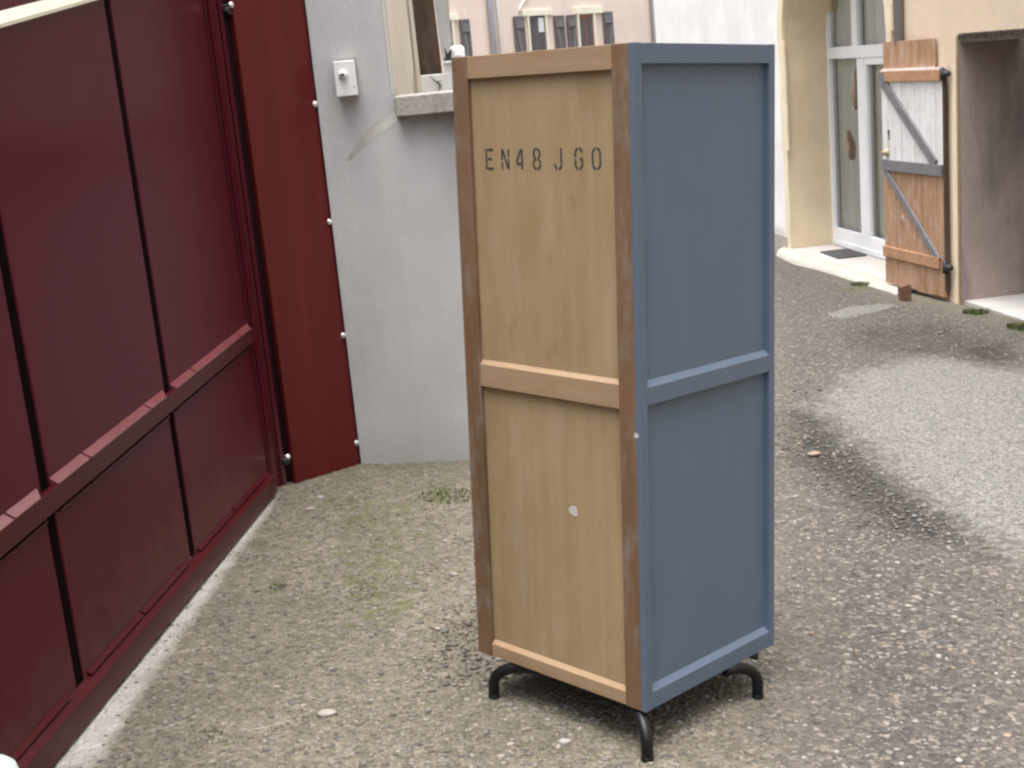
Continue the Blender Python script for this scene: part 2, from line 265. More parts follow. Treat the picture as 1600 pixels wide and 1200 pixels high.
# ------------------------------------------------------------------ mesh helpers
class MB:
    def __init__(s): s.v = []; s.f = []
    def add(s, vs, fs):
        b = len(s.v); s.v += [tuple(map(float, v)) for v in vs]; s.f += [tuple(i + b for i in f) for f in fs]
    def box(s, x0, x1, y0, y1, z0, z1):
        s.add([(x0, y0, z0), (x1, y0, z0), (x1, y1, z0), (x0, y1, z0), (x0, y0, z1), (x1, y0, z1), (x1, y1, z1), (x0, y1, z1)],
              [(3, 2, 1, 0), (4, 5, 6, 7), (0, 1, 5, 4), (1, 2, 6, 5), (2, 3, 7, 6), (3, 0, 4, 7)])
        return s
    def prism(s, poly, d):
        """polygon of 3-D points swept by vector d"""
        n = len(poly); P = [np.array(p, float) for p in poly]; d = np.array(d, float)
        s.add(P + [p + d for p in P], [tuple(range(n))[::-1], tuple(range(n, 2 * n))] + [(i, (i + 1) % n, n + (i + 1) % n, n + i) for i in range(n)])
        return s
    def tube(s, path, r, seg=14):
        P = [np.array(p, float) for p in path]; n = len(P); rings = []
        t0 = P[1] - P[0]; t0 /= np.linalg.norm(t0)
        a = np.cross(t0, [0, 0, 1.0])
        if np.linalg.norm(a) < .1: a = np.cross(t0, [1.0, 0, 0])
        a /= np.linalg.norm(a)
        for i in range(n):
            t = P[min(i + 1, n - 1)] - P[max(i - 1, 0)]; t /= np.linalg.norm(t)
            a = a - t * (a @ t); a /= np.linalg.norm(a); b = np.cross(t, a)
            rr = r[i] if hasattr(r, '__len__') else r
            rings.append([P[i] + rr * (math.cos(q) * a + math.sin(q) * b) for q in np.linspace(0, 2 * math.pi, seg, endpoint=False)])
        vs = [p for rg in rings for p in rg]
        fs = [(i * seg + j, i * seg + (j + 1) % seg, (i + 1) * seg + (j + 1) % seg, (i + 1) * seg + j) for i in range(n - 1) for j in range(seg)]
        fs += [tuple(range(seg))[::-1], tuple(range((n - 1) * seg, n * seg))]
        s.add(vs, fs); return s
    def lathe(s, c, axis, prof, seg=20):
        """prof = [(distance along axis, radius)]"""
        c = np.array(c, float); ax = np.array(axis, float); ax /= np.linalg.norm(ax)
        a = np.cross(ax, [0, 0, 1.0])
        if np.linalg.norm(a) < .1: a = np.array([1.0, 0, 0])
        a /= np.linalg.norm(a); b = np.cross(ax, a)
        vs = [c + ax * h + r * (math.cos(q) * a + math.sin(q) * b) for h, r in prof for q in np.linspace(0, 2 * math.pi, seg, endpoint=False)]
        n = len(prof)
        fs = [(i * seg + j, i * seg + (j + 1) % seg, (i + 1) * seg + (j + 1) % seg, (i + 1) * seg + j) for i in range(n - 1) for j in range(seg)]
        fs += [tuple(range(seg))[::-1], tuple(range((n - 1) * seg, n * seg))]
        s.add(vs, fs); return s
    def build(s, name, mat, parent=None, smooth=False, bevel=0, T=None, seg=2):
        me = D.meshes.new(name)
        vs = s.v
        if T is not None: vs = [tuple(T @ Vector(v)) for v in vs]
        me.from_pydata(vs, [], s.f)
        bm = bmesh.new(); bm.from_mesh(me); bmesh.ops.recalc_face_normals(bm, faces=bm.faces); bm.to_mesh(me); bm.free()
        if mat: me.materials.append(mat)
        if smooth:
            for p in me.polygons: p.use_smooth = True
        o = D.objects.new(name, me); COL.objects.link(o)
        if parent: o.parent = parent
        if bevel:
            b = o.modifiers.new('bevel', 'BEVEL'); b.width = bevel; b.segments = seg; b.limit_method = 'ANGLE'; b.angle_limit = math.radians(40)
        return o
def tag(o, label=None, cat=None, group=None, kind=None):
    if label: o['label'] = label
    if cat: o['category'] = cat
    if group: o['group'] = group
    if kind: o['kind'] = kind
    return o
def empty(name, loc=(0, 0, 0), label=None, cat=None, group=None, mat4=None):
    o = D.objects.new(name, None); COL.objects.link(o); o.empty_display_size = 0.2
    if mat4 is not None: o.matrix_world = mat4
    else: o.location = loc
    return tag(o, label, cat, group)
def frame(o, x, y, z):
    mm_ = Matrix.Identity(4)
    for i in range(3): mm_[i][0] = x[i]; mm_[i][1] = y[i]; mm_[i][2] = z[i]; mm_[i][3] = o[i]
    return mm_
def bx(name, mat, parent, b, bevel=0): return MB().box(*b).build(name, mat, parent, bevel=bevel)

# ------------------------------------------------------------------ GROUND
def axis_coords(lo, a, b, hi, fine, coarse):
    L1 = list(np.arange(a, b, fine)); l = a; s = fine; left = []
    while l > lo: s = min(s * 1.25, coarse); l -= s; left.append(l)
    r = L1[-1]; s = fine; right = []
    while r < hi: s = min(s * 1.25, coarse); r += s; right.append(r)
    return np.array(left[::-1] + L1 + right)
xs = axis_coords(-40, -1.6, 4.3, 40, 0.035, 3.0); ys = axis_coords(-25, 2.3, 15.0, 70, 0.04, 3.0)
X, Y = np.meshgrid(xs, ys); n_x, n_y = len(xs), len(ys)
def to_px(x, y):
    P = np.stack([x, y, gz(x, y) - ZC], -1) @ R.T
    return 800 + F * P[..., 0] / np.maximum(P[..., 2], 0.05), 600 + F * P[..., 1] / np.maximum(P[..., 2], 0.05), P[..., 2]
def poly_sd(poly, x, y):
    """signed distance in metres, positive inside"""
    d = np.full(x.shape, 1e9); ins = np.zeros(x.shape, bool); n = len(poly)
    for i in range(n):
        ax, ay = poly[i]; bx_, by = poly[(i + 1) % n]
        ex_, ey_ = bx_ - ax, by - ay
        t = np.clip(((x - ax) * ex_ + (y - ay) * ey_) / (ex_ ** 2 + ey_ ** 2), 0, 1)
        d = np.minimum(d, np.hypot(x - ax - t * ex_, y - ay - t * ey_))
        c = ((ay > y) != (by > y)) & (x < (bx_ - ax) * (y - ay) / (by - ay + 1e-12) + ax)
        ins ^= c
    return np.where(ins, d, -d)
def gpoly(pxs): return [tuple(gnd(p)[:2]) for p in pxs]
def zone(pxs, soft): return np.clip(0.5 + poly_sd(gpoly(pxs), X, Y) / (2 * soft), 0, 1)
# outlines of real patches of the yard surface
strip = zone([(405, 772), (432, 772), (420, 800), (330, 930), (235, 1060), (150, 1200), (60, 1200)], 0.05)
strip = np.maximum(strip, np.clip(0.5 + poly_sd([(-1.5, -3), (-1.5, 3.3), (-1.22, 3.3), (-1.22, -3)], X, Y) / 0.1, 0, 1) * 0.8)
tarp = zone([(1180, 380), (1400, 470), (1640, 520), (1700, 1300), (1240, 1260), (1215, 1080), (1200, 960), (1180, 700)], 0.4)
tarp = np.maximum(tarp, 0.62 * (X > 1.0) * (Y < 3.3))
palep = zone([(1268, 640), (1330, 585), (1450, 560), (1640, 590), (1640, 880), (1560, 850), (1490, 810), (1420, 760), (1350, 700)], 0.30)
palep = np.maximum(palep, 0.8 * zone([(1290, 492), (1330, 480), (1395, 475), (1395, 482), (1320, 500)], 0.03))
dampp = np.maximum.reduce([zone([(1225, 640), (1290, 650), (1370, 720), (1480, 800), (1560, 870), (1480, 850), (1380, 830), (1300, 760), (1240, 720)], 0.15),
                           0.8 * zone([(1480, 545), (1580, 530), (1600, 560), (1540, 570)], 0.1),
                           0.6 * zone([(1300, 510), (1480, 500), (1600, 540), (1600, 590), (1450, 560), (1300, 545)], 0.25),
                           0.75 * zone([(690, 980), (760, 960), (770, 1060), (700, 1070)], 0.12)])
mossp = np.maximum.reduce([0.85 * zone([(655, 765), (735, 755), (735, 792), (670, 790)], 0.08), 0.75 * zone([(620, 750), (735, 740), (740, 800), (640, 790)], 0.12),
                           0.72 * zone([(430, 770), (720, 725), (740, 1000), (520, 1010), (420, 960)], 0.3), 0.44 * zone([(380, 850), (700, 800), (740, 1200), (150, 1250)], 0.4),
                           0.8 * zone([(410, 905), (455, 900), (460, 930), (415, 935)], 0.05), 0.7 * zone([(540, 850), (600, 845), (600, 870), (550, 875)], 0.05),
                           0.8 * zone([(545, 900), (590, 890), (575, 950), (540, 955)], 0.05), 0.8 * zone([(315, 1120), (350, 1120), (350, 1165), (320, 1170)], 0.05),
                           0.6 * zone([(480, 955), (520, 955), (510, 985), (480, 985)], 0.05),
                           0.9 * zone([(1500, 478), (1545, 486), (1550, 500), (1510, 492)], 0.05), 0.9 * zone([(1575, 500), (1640, 512), (1640, 530), (1585, 520)], 0.06),
                           0.8 * zone([(1300, 452), (1370, 440), (1385, 452), (1310, 462)], 0.1)])
Zg = gz(X, Y) + 0.006 * np.sin(X * 2.3 + 1.1) * np.cos(Y * 1.7) * (Y > 7)
Zg = Zg + 0.012 * palep - 0.008 * dampp
me = D.meshes.new('ground'); idx = np.arange(n_x * n_y).reshape(n_y, n_x)
fc = np.stack([idx[:-1, :-1], idx[:-1, 1:], idx[1:, 1:], idx[1:, :-1]], -1).reshape(-1, 4)
me.vertices.add(n_x * n_y); me.vertices.foreach_set('co', np.stack([X, Y, Zg], -1).ravel())
me.loops.add(fc.size); me.loops.foreach_set('vertex_index', fc.ravel()); me.polygons.add(len(fc))
me.polygons.foreach_set('loop_start', np.arange(0, fc.size, 4)); me.polygons.foreach_set('loop_total', np.full(len(fc), 4)); me.update(calc_edges=True)
for nm, arr in (('concrete', strip), ('tar', tarp), ('pale', palep), ('damp', dampp), ('moss', mossp)):
    a = me.attributes.new(nm, 'FLOAT', 'POINT'); a.data.foreach_set('value', arr.ravel().astype(np.float32))
me.materials.append(M['ground']); g = D.objects.new('ground', me); COL.objects.link(g); g['kind'] = 'structure'

# loose pebbles pressed into the surface
ico = bmesh.new(); bmesh.ops.create_icosphere(ico, subdivisions=1, radius=1)
iv = np.array([v.co[:] for v in ico.verts]); ifc = np.array([[v.index for v in f_.verts] for f_ in ico.faces]); ico.free()
def pebbles(name, n, xr, yr, smin, smax, tones, label, dens=None):
    px_ = rng.uniform(*xr, n * 3); py_ = yr[0] * (yr[1] / yr[0]) ** rng.uniform(0, 1, n * 3)
    if dens is not None:
        k = rng.uniform(0, 1, n * 3) < dens(px_, py_); px_, py_ = px_[k], py_[k]
    px_, py_ = px_[:n], py_[:n]; n = len(px_)
    s = rng.uniform(smin, smax, n) * (0.6 + rng.exponential(0.35, n).clip(0, 1.0))
    V = iv[None] * np.ones((n, 1, 1)); V = V * (1 + rng.uniform(-.25, .25, V.shape))
    an = rng.uniform(0, 2 * math.pi, n); ca_, sa_ = np.cos(an)[:, None], np.sin(an)[:, None]
    vx = V[..., 0] * rng.uniform(.8, 1.3, (n, 1)); vy = V[..., 1] * rng.uniform(.6, 1, (n, 1)); vz = V[..., 2] * rng.uniform(.35, .6, (n, 1))
    x = (vx * ca_ - vy * sa_) * s[:, None] + px_[:, None]; y = (vx * sa_ + vy * ca_) * s[:, None] + py_[:, None]
    z = vz * s[:, None] + gz(x, y) + 0.12 * s[:, None]
    Vt = np.stack([x, y, z], -1).reshape(-1, 3); Fc = (ifc[None] + (np.arange(n) * len(iv))[:, None, None]).reshape(-1, 3)
    me = D.meshes.new(name); me.vertices.add(len(Vt)); me.vertices.foreach_set('co', Vt.ravel())
    me.loops.add(Fc.size); me.loops.foreach_set('vertex_index', Fc.ravel()); me.polygons.add(len(Fc))
    me.polygons.foreach_set('loop_start', np.arange(0, Fc.size, 3)); me.polygons.foreach_set('loop_total', np.full(len(Fc), 3)); me.update(calc_edges=True)
    T = np.array(tones); ci = rng.integers(0, len(T), n); cc = T[ci] * rng.uniform(.62, 1.28, (n, 1))
    a = me.color_attributes.new('tone', 'FLOAT_COLOR', 'POINT')
    a.data.foreach_set('color', np.concatenate([np.repeat(cc, len(iv), 0), np.ones((n * len(iv), 1))], 1).ravel().astype(np.float32))
    me.polygons.foreach_set('use_smooth', np.ones(len(Fc), bool)); me.materials.append(M['pebble']); o = D.objects.new(name, me); COL.objects.link(o)
    return tag(o, label, 'gravel', kind='stuff')
tones = [(0.153, 0.141, 0.117), (0.174, 0.162, 0.138), (0.132, 0.123, 0.104), (0.199, 0.183, 0.158), (0.117, 0.107, 0.094), (0.168, 0.142, 0.112), (0.256, 0.235, 0.209), (0.148, 0.142, 0.132), (0.179, 0.153, 0.123), (0.127, 0.123, 0.115)]
def dens(x, y):
    # fewer on the concrete strip beside the gate and on the pale concrete patch
    d = np.ones_like(x); sd = poly_sd(gpoly([(405, 772), (432, 772), (420, 800), (330, 930), (235, 1060), (150, 1200), (60, 1200)]), x, y)
    d = np.where(sd > -0.02, 0.12, d); right = poly_sd(gpoly([(1180, 380), (1400, 470), (1640, 520), (1700, 1300), (1240, 1260), (1215, 1080), (1200, 960), (1180, 700)]), x, y)
    return np.where(right > 0, 0.45, d)
pebbles('gravel', 36000, (-1.25, 2.6), (2.4, 7.0), 0.0034, 0.0082, tones, 'loose beige and grey gravel covering the yard around the cabinet', dens)
pebbles('light_chippings', 4200, (0.35, 3.6), (2.5, 11.0), 0.004, 0.0085, [(0.272, 0.240, 0.196), (0.320, 0.296, 0.256), (0.240, 0.192, 0.144), (0.224, 0.212, 0.192), (0.264, 0.244, 0.216)], 'scattered pale stone chips on the darker tarmac on the right')

def in_patch(x, y): return np.where(poly_sd(gpoly([(1290, 650), (1335, 595), (1450, 568), (1640, 595), (1640, 870), (1560, 840), (1490, 800), (1420, 750), (1350, 700)]), x, y) > rng.uniform(-.30, .30, x.shape), 1.0, 0.0)
pebbles('broken_stone', 9000, (0.9, 3.9), (3.6, 8.6), 0.005, 0.0105, [(0.134, 0.131, 0.123), (0.170, 0.168, 0.157), (0.103, 0.101, 0.098), (0.200, 0.190, 0.175), (0.083, 0.081, 0.077), (0.186, 0.160, 0.134)], 'pale crushed stone covering the light patch of tarmac on the right', in_patch)
def pebble_at(px, s, tone, label):
    P = gnd(px); mb = MB(); mb.lathe((0, 0, 0), (0, 0, 1), [(0, s * .8), (s * .25, s), (s * .55, s * .75), (s * .75, s * .3)], 9); mb.v = [(a * random.uniform(.75, 1.15), b * random.uniform(.75, 1.15), c * random.uniform(.8, 1.15)) for a, b, c in mb.v]
    mt_ = paint('stone_' + label.split()[0], tone, 0.85, 0.1, 40, (1, 1, 1))
    o = mb.build('stone', mt_, None, True); o.location = tuple(P); o.scale = (1.25, 0.8, 0.8)
    return tag(o, label, 'stone')
pebble_at((511, 1117), 0.024, (.31, .275, .245), 'large whitish stone on the gravel in front of the cabinet left leg')
pebble_at((484, 797), 0.020, (.29, .24, .22), 'pinkish stone on the gravel below the red gate post')
pebble_at((500, 778), 0.016, (.31, .29, .275), 'small white stone just behind the pinkish one')
pebble_at((882, 1160), 0.016, (.30, .285, .27), 'round white stone in front of the cabinet shadow')
pebble_at((1272, 711), 0.028, (.27, .20, .155), 'tan stone on dark tarmac just right of the cabinet')

def tuft(cx, cy, rx, ry, n, h, label, name='grass'):
    mb = MB()
    for _ in range(n):
        a = random.uniform(0, 6.28); q = math.sqrt(random.random()); x = cx + rx * q * math.cos(a); y = cy + ry * q * math.sin(a)
        z = gz(x, y); b = random.uniform(0, 6.28); hh_ = h * random.uniform(.4, 1.1); wd = random.uniform(.0012, .003) * (1 + cy / 8)
        lx, ly = math.cos(b), math.sin(b); ln = random.uniform(.2, .9) * hh_; c_, s2_ = random.uniform(-1, 1), random.uniform(-1, 1)
        mb.add([(x - ly * wd, y + lx * wd, z - .002), (x + ly * wd, y - lx * wd, z - .002), (x + lx * ln * .5 + ly * wd * .8, y + ly * ln * .5 - lx * wd * .8, z + hh_ * .65),
                (x + lx * ln, y + ly * ln, z + hh_), (x + lx * ln * .5 - ly * wd * .8, y + ly * ln * .5 + lx * wd * .8, z + hh_ * .65)], [(0, 1, 2, 3, 4)])
    return tag(mb.build(name, M['grass']), label, 'grass', kind='stuff')
def tuft_px(px, rx, ry, n, h, label): P = gnd(px); return tuft(P[0], P[1], rx, ry, n, h, label)
tuft_px((705, 775), .14, .12, 260, .014, 'low green grass on gravel at the left foot of the cabinet and the grey wall')
tuft_px((435, 918), .035, .03, 60, .007, 'small moss tuft on the gravel beside the gate strip')
tuft_px((568, 925), .05, .09, 70, .007, 'sparse green shoots in the gravel left of the cabinet')
tuft_px((332, 1145), .03, .03, 50, .007, 'small green tuft in the gravel at bottom left')
tuft_px((1345, 446), .09, .10, 200, .035, 'green weeds at the foot of the concrete apron')
tuft_px((1525, 489), .10, .10, 220, .03, 'green weeds in front of the pale shed threshold')
tuft_px((1600, 514), .10, .14, 300, .04, 'green weeds at the right edge below the shed')

# ------------------------------------------------------------------ CABINET
CO = np.array([0.2594, 3.0621, -0.0008]); EX = np.array([.6947, -.7192, -.0123]); EY = np.array([.7174, .694, -.0607]); EZ = np.array([.0522, .0334, .9981])
CW, CD, CH = 0.6128, 0.5725, 1.65
cab = empty('locker_cabinet', label='tall narrow cabinet with stencilled plywood side and blue-grey painted side on black tube legs', cat='cabinet', mat4=frame(CO, EX, EY, EZ))
# bare wooden side (plane y = 0, looks towards -y), x from -CW to 0
bx('plywood_panel', M['ply'], cab, (-CW + .02, -.02, .013, .026, .03, CH - .03))
for x0, x1, lb in ((-CW, -.5555, 'worn grey-brown left stile'), (-.065, 0, 'worn red-brown corner stile')):
    o = bx('stile', M['stile'], cab, (x0, x1, 0, .0285, 0, CH), .0025); o['label'] = lb
for nm, z0, z1 in (('top_rail', 1.592, CH - .001), ('middle_rail', .781, .849), ('bottom_rail', .002, .045)):
    mb = MB(); f_ = 0.0015
    if nm == 'top_rail': prof = [(f_, z0), (f_, z1), (.03, z1), (.03, z0)]
    else: prof = [(f_, z0), (f_, z1 - .007), (.013, z1 + .004), (.03, z1 + .004), (.03, z0)]
    mb.prism([(-.5555, y, z) for y, z in prof], (.4905, 0, 0)); mb.build(nm, M['rail'], cab, bevel=.0012)
# painted side (plane x = 0, looks towards +x), y from 0 to CD
pz = .0005
bx('painted_panel', M['blue'], cab, (-.026, -.014, .036, CD - .02, .03, CH - .03))
bx('painted_stile', M['blue'], cab, (-.030, 0.0012, .0405, .0425, .002, CH - .002)) if False else None
MB().box(-.012, .0022, -.0006, .030, 0, CH).build('painted_stile', M['blue'], cab, bevel=.002)
MB().box(-.030, .0022, .548, CD, 0, CH).build('painted_stile', M['blue'], cab, bevel=.002)
for nm, z0, z1 in (('painted_rail', 1.602, CH - .001), ('painted_rail', .792, .841), ('painted_rail', .001, .050)):
    t = .010 if z1 < 1.6 else 0
    prof = [(.0012, z0), (.0012, z1 - t * .4), (-.0145, z1 + t), (-.03, z1 + t), (-.03, z0)]
    MB().prism([(x, .030, z) for x, z in prof], (0, .518, 0)).build(nm, M['blue'], cab, bevel=.0012)
# back, top, bottom
bx('back_panel', M['blue'], cab, (-CW + .002, -.031, CD - .016, CD - .002, .004, CH - .004))
bx('side_panel', M['blue'], cab, (-CW, -CW + .018, .041, CD - .017, .004, CH - .004))
bx('top_panel', M['blue'], cab, (-CW + .019, -.031, .041, CD - .017, CH - .022, CH - .004))
bx('bottom_panel', M['stile'], cab, (-CW + .019, -.031, .041, CD - .017, .004, .022))
# black tubular underframe with four bent legs
for (sx_, sy_), (ex_, ey_) in (((-.060, .035), (.020, -.020)), ((-.445, .030), (-.542, -.012)), ((-.006, .385), (.022, .462)), ((-.44, .46), (-.545, .48))):
    S_ = np.array((sx_, sy_)); E_ = np.array((ex_, ey_)); dd_ = E_ - S_; L_ = np.linalg.norm(dd_)
    path = [(*(S_ - dd_ * .35), -.012)]
    for t in np.linspace(0, math.pi / 2, 10):
        q = S_ + dd_ * math.sin(t); path.append((q[0], q[1], -.013 - .062 * (1 - math.cos(t))))
    path.append((ex_, ey_, -.119))
    lg = MB().tube(path, .0158, 18).build('leg', M['black'], cab, True)
    MB().lathe((ex_, ey_, -.121), (0, 0, 1), [(0, .0155), (.002, .0168), (.016, .0168), (.018, .0155)], 16).build('foot_cap', M['black'], lg, True)
MB().tube([(-.60, .055, -.0105), (0.0, .055, -.0105)], .010, 10).build('frame_tube', M['black'], cab, True)
MB().tube([(-.60, .49, -.0105), (0.0, .49, -.0105)], .010, 10).build('frame_tube', M['black'], cab, True)
# stencilled characters E N 4 8  J 6 0 (with stencil bridges), drawn as thin ink on the panel
def X_of(px): return np.interp(px, [753.6, 779, 820, 866, 895, 933], [-.511, -.449, -.355, -.254, -.193, -.1125])
def arc(cx, cy, rx, ry, a0, a1, n=8): return [(cx + rx * math.cos(math.radians(a)), cy + ry * math.sin(math.radians(a))) for a in np.linspace(a0, a1, n)]
G_ = {
 'E': [[(.1, 0), (.1, 1)], [(.26, .97), (.95, .97)], [(.26, .52), (.8, .52)], [(.26, .03), (.95, .03)]],
 'N': [[(.08, 0), (.08, .36)], [(.08, .47), (.08, 1)], [(.20, .97), (.78, .06)], [(.92, 0), (.92, .5)], [(.92, .6), (.92, 1)]],
 '4': [[(.78, 0), (.78, 1)], [(.66, .97), (.10, .36)], [(.08, .27), (.62, .27)]],
 '8': [arc(.5, .75, .36, .24, 100, 255), arc(.5, .75, .36, .24, -75, 80), arc(.5, .25, .40, .25, 105, 260), arc(.5, .25, .40, .25, -80, 75)],
 'J': [[(.9, 1), (.9, .28)], arc(.5, .26, .40, .25, -5, -78), arc(.5, .26, .40, .25, -105, -178)],
 '6': [arc(.5, .72, .38, .27, 20, 80), arc(.5, .72, .38, .27, 102, 178) + [(.12, .58)], [(.12, .48), (.12, .28)] + arc(.5, .27, .38, .26, 182, 258), arc(.5, .27, .38, .26, -78, 0) + [(.88, .50), (.60, .50)]],
 '0': [[(.12, .5), (.12, .7)] + arc(.5, .72, .38, .27, 178, 102), arc(.5, .72, .38, .27, 78, 2) + [(.88, .3)] + arc(.5, .27, .38, .26, -2, -78), arc(.5, .27, .38, .26, -102, -178) + [(.12, .5)]],
}
zt, zb, yi = 1.4125, 1.3615, .0122
for ch, p0, p1 in (('E', 753.6, 766), ('N', 777.6, 789.6), ('4', 800, 812.5), ('8', 826, 839.5), ('J', 859.5, 872.5), ('6', 891.6, 905.6), ('0', 918, 933)):
    x0, x1 = X_of(p0), X_of(p1); mb = MB()
    for st in G_[ch]:
        P = [np.array((x0 + u * (x1 - x0), zb + v * (zt - zb))) for u, v in st]
        hw = .0029; Lf, Rt = [], []
        for i, p in enumerate(P):
            t = P[min(i + 1, len(P) - 1)] - P[max(i - 1, 0)]; t = t / np.linalg.norm(t); nn = np.array((-t[1], t[0])) * hw * random.uniform(.85, 1.1)
            Lf.append(p + nn); Rt.append(p - nn)
        for i in range(len(P) - 1):
            q = [Lf[i], Lf[i + 1], Rt[i + 1], Rt[i]]
            mb.prism([(a[0], yi, a[1]) for a in q], (0, .0006, 0))
    mb.build('stencil_character', M['ink'], cab)
def blob(name, c, r, plane, mat, parent, n=11, th=.0006, squash=1.0):
    pts = []
    for i in range(n):
        a = 2 * math.pi * i / n; q = r * random.uniform(.55, 1.15)
        pts.append((c[0] + q * math.cos(a), c[1] + q * math.sin(a) * squash))
    if plane == 'xz': P = [(p[0], c[2], p[1]) for p in pts]; d = (0, th, 0)
    return MB().prism(P, d).build(name, mat, parent)
blob('plaster_spot', (-.240, .485, .0123), .017, 'xz', M['plaster'], cab, squash=.8)
blob('plaster_spot', (-.010, .722, -.0012), .008, 'xz', M['plaster'], cab)

# ------------------------------------------------------------------ GATE
HG = .075; GP = np.array([-1.105, 5.707, 0]); GU = np.array([math.sin(HG), math.cos(HG), 0]); GNv = np.array([math.cos(HG), -math.sin(HG), 0])
# local frame: x = outwards to the yard, y = along the gate (away), z up ; local y = 0 at the hinge foot
gate = empty('metal_gate', label='tall glossy maroon metal gate of wide panels with a mid rail and black grooves', cat='gate', mat4=frame(GP, GNv, GU, (0, 0, 1)))
grooves = [-.03 - 1.07 * 5 + 0, ]
gy = [-1.21, -2.285, -3.36, -4.43]; edge = -.085; gtop = 2.75
def yz(y): return gz(-1.105 + .075 * y, 5.707 + y)
bounds = [edge] + gy
for i in range(len(bounds) - 1):
    y1, y0 = bounds[i] - (.028 if i else 0), bounds[i + 1] + .028
    MB().box(-.02, 0, y0, y1, -.12 if i == 0 else -.1, gtop).build('panel', M['gate'], gate, bevel=.004)
MB().box(-.045, -.004, gy[-1] - .05, edge - .01, .02, gtop - .02).build('groove_backing', M['gap'], gate)
# shallow pressed edge beside each panel end
# mid rail
z0, z1 = .568, .628
MB().box(.0005, .024, gy[-1], edge, z0, z1).build('middle_rail', M['gate_dark'], gate, bevel=.003)
for i in range(len(bounds) - 1):
    y1, y0 = bounds[i] - (.055 if i else .004), bounds[i + 1] + .03
    cuts = [y0, y0 + .24, y1 - .20, y1]
    for j in range(3):
        a, b = cuts[j] + (.006 if j else 0), cuts[j + 1] - (.006 if j < 2 else 0)
        ch = .035
        A = [(.0006, a, z1 + .001), (.024, a, z1 + .001), (.024, a, z1 + .004), (.0006, a, z1 + .020)]
        B = [(.0006, b, z1 + .001), (.024, b - (ch if j == 2 else 0), z1 + .001), (.024, b - (ch if j == 2 else 0), z1 + .004), (.0006, b, z1 + .020)]
        mb = MB(); mb.add(A + B, [(0, 1, 2, 3), (7, 6, 5, 4), (0, 4, 5, 1), (1, 5, 6, 2), (2, 6, 7, 3), (3, 7, 4, 0)])
        mb.build('rail_moulding', M['mould'], gate)
        MB().box(.0006, .016, a, b, z0 - .018, z0 - .012).build('rail_lip', M['gate_dark'], gate)
# bottom rail following the ground
for i in range(len(bounds) - 1):
    y1, y0 = bounds[i] - (.012 if i else 0), bounds[i + 1] + .012
    for nm, mt_, xo, h0, h1 in (('bottom_rail', M['gate_dark'], .030, .012, .085),):
        a0, a1 = yz(y0) + .012, yz(y1) + .012
        y0_, y1_ = bounds[i + 1], bounds[i]
        a0, a1 = yz(y0_) + .012, yz(y1_) + .012; tz0, tz1 = yz(y0_) + .105, yz(y1_) + .105
        mb = MB(); mb.add([(.001, y0_, a0), (xo, y0_, a0), (xo, y0_, tz0 - .02), (.001, y0_, tz0), (.001, y1_, a1), (xo, y1_, a1), (xo, y1_, tz1 - .02), (.001, y1_, tz1)],
                          [(0, 1, 2, 3), (7, 6, 5, 4), (0, 4, 5, 1), (1, 5, 6, 2), (2, 6, 7, 3), (3, 7, 4, 0)]); mb.build(nm, mt_, gate)
    for (u0, u1) in ((.035, .46), (.475, .92)):
        a, b = y0 + (y1 - y0) * u0, y0 + (y1 - y0) * u1
        MB().prism([(.0012, a, yz(a) + .108), (.014, a, yz(a) + .108), (.0012, a, yz(a) + .120)], (0, b - a, yz(b) - yz(a))).build('rail_moulding', M['gate_dark'], gate)
# arched top moulding rising towards the hinge post, pale to paint in bright sky
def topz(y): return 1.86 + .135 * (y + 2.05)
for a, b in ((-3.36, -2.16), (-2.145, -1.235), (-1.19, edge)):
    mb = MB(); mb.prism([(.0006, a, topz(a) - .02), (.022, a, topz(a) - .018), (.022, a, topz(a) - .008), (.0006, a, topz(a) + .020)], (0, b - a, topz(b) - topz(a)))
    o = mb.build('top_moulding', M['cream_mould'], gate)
# hinge-side stile with pressed folds
for y0_, y1_, xo, mt_ in ((-.083, -.055, .006, 'gate_dark'), (-.052, -.035, -.018, 'gap'), (-.033, .02, .014, 'gate'), (.022, .034, -.01, 'gap')):
    MB().box(-.04, xo, y0_, y1_, yz(0) + .02, gtop).build('edge_fold', M[mt_], gate, bevel=.003)
# gate pillar tube and recess between leaf and red post
gpost = empty('gate_post', label='flat glossy red steel gate post facing at an angle with screws down its right edge', cat='gate post')
PA = gnd((463, 756)); PB = gnd((569, 723)); pu = PB - PA; pu[2] = 0; PWd = np.linalg.norm(pu); pu /= PWd; pn = np.array([pu[1], -pu[0], 0.])
if pn @ (CP - PA) < 0: pn = -pn
gpost.matrix_world = frame((PA[0], PA[1], 0), pu, -pn, (0, 0, 1))
zb_ = lambda s: gz(*(PA + pu * s)[:2]) - .01
hgt = 2.75
mb = MB(); mb.add([(0, 0, zb_(0)), (PWd - .026, 0, zb_(PWd)), (PWd - .026, 0, hgt), (0, 0, hgt), (0, .03, zb_(0)), (PWd - .026, .03, zb_(PWd)), (PWd - .026, .03, hgt), (0, .03, hgt)],
                  [(0, 1, 2, 3), (7, 6, 5, 4), (0, 4, 5, 1), (1, 5, 6, 2), (2, 6, 7, 3), (3, 7, 4, 0)])
mb.build('post_face', M['post'], gpost, bevel=.004)
MB().prism([(PWd - .026, 0, -.2), (PWd - .001, .006, -.2), (PWd, .012, -.2), (PWd - .02, .03, -.2)], (0, 0, hgt + .2)).build('post_edge', M['gate_dark'], gpost, bevel=.002)
